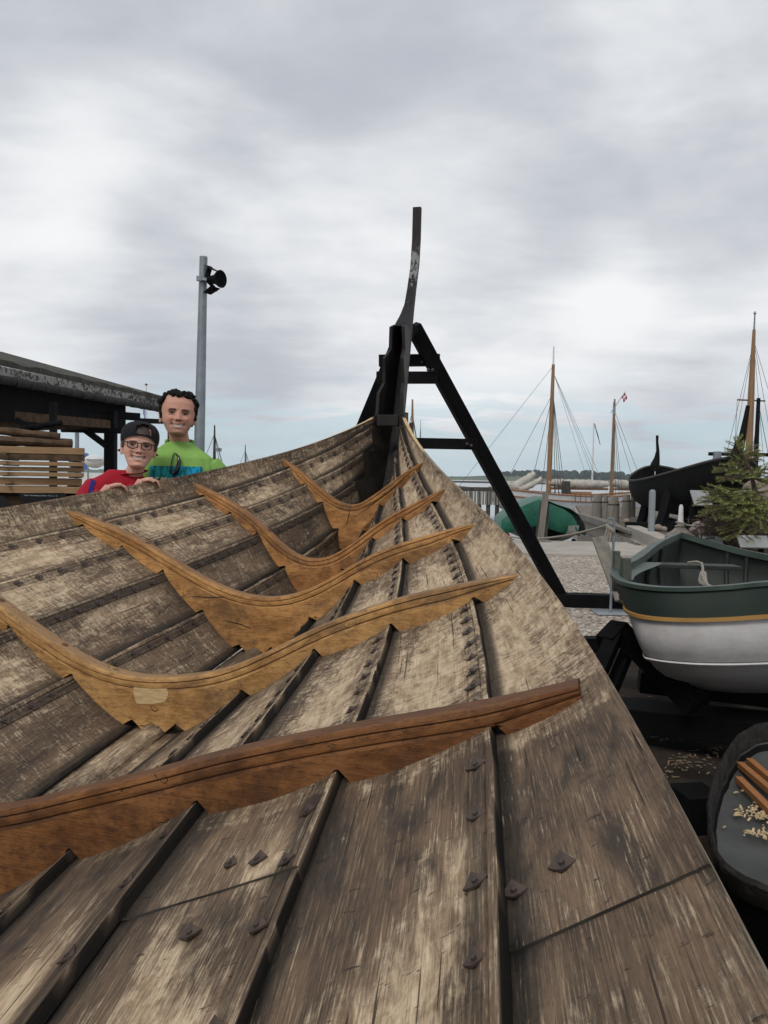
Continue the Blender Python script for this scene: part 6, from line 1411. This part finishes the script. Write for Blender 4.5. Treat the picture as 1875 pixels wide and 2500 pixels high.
for (px, spx, sg, fdir) in ((302, 316, -1, .75), (377, 380, 1, .6)):
    s_ = gun(px); bb_, zz_ = lap(0, s_); Gp = SP(s_, bb_ + .01, zz_); gps.append(Gp)
    f_ = (E_T * fdir - E_N * .70 + E_Z * .10).normalized(); wr_ = Gp + E_Z * .006 - f_ * .058; el = Gp + E_N * .26 - E_Z * .30 + E_T * (-.10 if sg < 0 else .0); shd = tz(.13, sg * .12)
    limb(b, [shd, shd.lerp(el, .5), el, el.lerp(wr_, .4), wr_], [.040, .038, .034, .030, .020]); hand(b, wr_, f_, E_Z * 1 - E_N * .1, (E_T if sg < 0 else -E_T), .74, .95)
for sg in (1, -1):
    hp_ = tz(1.05, sg * .075); kn = Vector((hp_.x, hp_.y - .02, .42)); ak = Vector((kn.x, kn.y + .03, .07)); limb(b, [hp_, hp_.lerp(kn, .5), kn, kn.lerp(ak, .35), ak], [.072, .062, .046, .046, .032]); limb(b, [ak + Vector((0, .03, -.035)), ak + Vector((0, -.09, -.04)), ak + Vector((0, -.14, -.045))], [.03, .034, .022])
me = remesh(b, .0030, 1); o = link_mesh('body', me, [MT['skin']], boy); paint_skin(o.data, MHB.inverted(), True, (.60, .345, .265), parent_world(boy))
MT['jacket'] = cloth('red_tracksuit', (.36, .012, .026), (.29, .010, .022)); MT['navy'] = cloth('navy_stripe', (.020, .022, .16), (.016, .018, .13))
b = MB(); ellipse_rings(b, [(tz(-.06, .022, 0, .0), .075, .066), (tz(-.015, .012), .118, .083), (tz(.03), .158, .095), (tz(.08), .182, .104), (tz(.2), .182, .110), (tz(.45), .172, .110), (tz(.8), .166, .108), (tz(.98), .17, .112)], bx, by)
for (Gp, sg, fdir) in ((gps[0], -1, .75), (gps[1], 1, .6)):
    f_ = (E_T * fdir - E_N * .70 + E_Z * .10).normalized(); wr_ = Gp - E_Z * .012 - f_ * .075; el = Gp + E_N * .26 - E_Z * .30 + E_T * (-.10 if sg < 0 else .0); shd = tz(.085, sg * .135)
    limb(b, [shd, shd.lerp(el, .35), shd.lerp(el, .7), el, el.lerp(wr_, .5), wr_ - (wr_ - el).normalized() * .02], [.066, .068, .062, .056, .050, .040], 14)
me = remesh(b, .006, 3)
wrinkle(me, .008, 13, 9)
jk = link_mesh('jacket', me, [MT['jacket']], boy)
b = MB(); rr = []
c0_, c1_ = MHB @ Vector((-.004, .040, -.128)), TB + Vector((.018, 0, .012))
for i in range(7):
    f = i / 6; rr.append([c0_.lerp(c1_, f) + bx * (math.cos(a) * (.066 + .018 * f)) + by * (math.sin(a) * (.064 + .014 * f)) + Vector((0, 0, .012 * math.sin(a) * (1 - f))) for a in [2 * math.pi * k / 24 for k in range(24)]])
for i in range(6, -1, -1):
    f = i / 6; rr.append([c0_.lerp(c1_, f) + bx * (math.cos(a) * (.058 + .018 * f)) + by * (math.sin(a) * (.056 + .014 * f)) + Vector((0, 0, .012 * math.sin(a) * (1 - f))) for a in [2 * math.pi * k / 24 for k in range(24)]])
b.loft(rr, cap=False); b.build('collar', MT['jacket'], jk, smooth=True)
bvj = BVHTree.FromObject(jk, bpy.context.evaluated_depsgraph_get()); offb = parent_world(boy); b = MB(); bl = [(266, 1141, 11), (258, 1143, 12), (249, 1147, 12), (241, 1154, 12), (234, 1163, 11.5), (229, 1173, 11), (225, 1184, 11), (222, 1196, 11), (220, 1210, 11)]; rows = []
for i, (px, py, wd_) in enumerate(bl):
    a0, a1 = bl[max(0, i - 1)], bl[min(len(bl) - 1, i + 1)]; d = Vector((a1[0] - a0[0], a1[1] - a0[1])).normalized(); row = []
    for k in range(6):
        f = (k / 5 - .5) * wd_; r_ = ray(px - d.y * f, py + d.x * f).normalized(); h, n_, q, dd = bvj.ray_cast(CAM - offb, r_); row.append((h + offb + n_ * .004) if h is not None else None)
    if all(row): rows.append(row)
if len(rows) > 1:
    nr = len(rows); b.loft([r_ for r_ in rows], closed=False); b.build('stripe', MT['navy'], jk, smooth=True)
b = MB(); ellipse_rings(b, [(tz(.93), .162, .108), (tz(1.1), .155, .105)], bx, by)
for sg in (1, -1): hp_ = tz(1.05, sg * .075); limb(b, [hp_, Vector((hp_.x, hp_.y - .02, .42)), Vector((hp_.x, hp_.y + .01, .09))], [.085, .07, .062])
link_mesh('trousers', remesh(b, .012, 2), [MT['navy']], boy)
# cap worn backwards
MT['cap'] = cloth('black_cap_cloth', (.010, .010, .013), (.014, .014, .017), 9.)
b = MB(); rr = []; nt_ = 64
def cap_pt(th, z, r=.011):
    w_, f_, k_ = interp(HP, min(z, .119)); w_ *= .98; mid = (k_ - f_) / 2; half = (f_ + k_) / 2; q = Vector((w_ * math.sin(th), mid - half * math.cos(th), z)); n_ = Vector((q.x, q.y, max(0, z - .03) * 1.2)).normalized(); return q + n_ * r
levels = [.034, .044, .054, .064, .074, .084, .094, .103, .110, .116, .121]
def low(th): return .020 + .024 * math.cos(th) - .012 * (1 - math.cos(th)) * .5
for zi, z in enumerate(levels):
    row = []
    for j in range(nt_ + 1):
        th = 2 * math.pi * j / nt_ - math.pi; zz = low(th) + (z - .034) * (.126 - low(th)) / (.121 - .034) * 1.0; row.append(cap_pt(th, zz, .012 + .008 * math.sin(math.pi * zi / 10)))
    rr.append(row)
vsn = len(rr[0]); vv = [p for r in rr for p in r]; fc = []
for i in range(len(rr) - 1):
    for j in range(nt_):
        th = 2 * math.pi * (j + .5) / nt_ - math.pi - .16; 
        arch = (abs(th) < .42 and 1 <= i < 5) or (abs(th) < .30 and i == 5)
        if not arch: fc.append((i * vsn + j, i * vsn + j + 1, (i + 1) * vsn + j + 1, (i + 1) * vsn + j))
top_c = len(vv); vv.append(Vector((0, .003, .137))); fc += [((len(rr) - 1) * vsn + j, (len(rr) - 1) * vsn + j + 1, top_c) for j in range(nt_)]
b.add([MHB @ p for p in vv], fc); b.add([MHB @ (p * .965 + Vector((0, 0, .002))) for p in vv], [f[::-1] for f in fc])
cap = b.build('cap', MT['cap'], boy, smooth=50)
b = MB(); rr = []
for i in range(15):
    th = math.pi + (i / 14 - .5) * 1.7; p = cap_pt(th, low(th) + .004, .012); o_ = Vector((math.sin(th), -math.cos(th), -.38)); L_ = .062 * math.cos((i / 14 - .5) * 1.7) ** .5
    rr.append([MHB @ p, MHB @ (p + o_ * L_), MHB @ (p + o_ * L_ + Vector((0, 0, .004))), MHB @ (p + Vector((0, 0, .004)))])
b.loft(rr); b.build('cap_brim', MT['cap'], cap, smooth=40)
hb = MB()
for i in range(420):
    th = r2.uniform(-.62, .35); z = r2.uniform(.062, .112) 
    P = scalp(th + .16, z, -.01) * Vector((.94, 1, 1)).x; hb.add([MHB @ (P + v * r2.uniform(.006, .010)) for v in jv], jf)
for sg in (1, -1):
    for i in range(60):
        th = sg * r2.uniform(1.2, 1.55) ; P = scalp(th, r2.uniform(-.012, .03), -.02); hb.add([MHB @ (P * .98 + v * .006) for v in jv], jf)
link_mesh('hair', remesh(hb, .004, 0), [simple('brown_hair', (.035, .024, .018), (.06, .042, .032), 60., .5, .45)], boy)
# glasses
MT['frame'] = simple('dark_spectacle_frame', (.010, .007, .008), None, 3., .2, .55)
gl = empty('spectacles', MHB.translation, None, None); gl.location = MHB.translation - parent_world(boy); gl.parent = boy
b = MB()
for sg in (1, -1):
    pts = []
    for i in range(28):
        a = 2 * math.pi * i / 28; x = .0255 * math.copysign(abs(math.cos(a)) ** .75, math.cos(a)); z = .0185 * math.copysign(abs(math.sin(a)) ** .75, math.sin(a)) 
        if z > 0: z *= .86
        pts.append(MHB @ Vector((sg * .0355 + x, -.103 + .006 * (abs(sg * .0355 + x) / .06) ** 2, z - .004)))
    pts.append(pts[0]); pts.append(pts[1]); b.tube(pts, .0027, 6, False)
    b.tube([MHB @ Vector((sg * .060, -.098, .008)), MHB @ Vector((sg * .074, -.085, .010)), MHB @ Vector((sg * .086, .0, .004)), MHB @ Vector((sg * .090, .035, -.004))], [.0045, .003, .0024, .0024], 6)
b.tube([MHB @ Vector((-.011, -.106, .005)), MHB @ Vector((0, -.109, .008)), MHB @ Vector((.011, -.106, .005))], .003, 6)
b.build('spectacle_frame', MT['frame'], boy, smooth=True); bpy.data.objects.remove(gl)
for sg in (1, -1):
    b = MB(); n_ = 20; c_ = Vector((sg * .0355, -.101, -.005)); ring_ = [MHB @ (c_ + Vector((.0235 * math.copysign(abs(math.cos(a)) ** .75, math.cos(a)), 0, .0165 * math.copysign(abs(math.sin(a)) ** .75, math.sin(a))))) for a in [2 * math.pi * k / n_ for k in range(n_)]]
    b.prism(ring_, MHB.to_3x3() @ Vector((0, .0012, 0)))
    if 'glass' not in MT:
        t = NT('spectacle_glass'); t.b.inputs['Transmission Weight'].default_value = 1.; t.b.inputs['IOR'].default_value = 1.05; MT['glass'] = t.out((.96, .97, .97), .02, .5)
    b.build('spectacle_lens', MT['glass'], boy)
# ---------------------------------------------------------------- air
hb_ = MB(); hb_.box((0, 640, 14), (3380, 1420, 33)); hm = bpy.data.materials.new('thin_haze'); hm.use_nodes = True; ht = hm.node_tree
for x in list(ht.nodes): ht.nodes.remove(x)
pv = ht.nodes.new('ShaderNodeVolumePrincipled'); pv.inputs['Color'].default_value = (.80, .88, .95, 1); pv.inputs['Density'].default_value = .00022; mo = ht.nodes.new('ShaderNodeOutputMaterial'); ht.links.new(pv.outputs[0], mo.inputs['Volume'])
tag(hb_.build('haze', hm), kind='stuff')
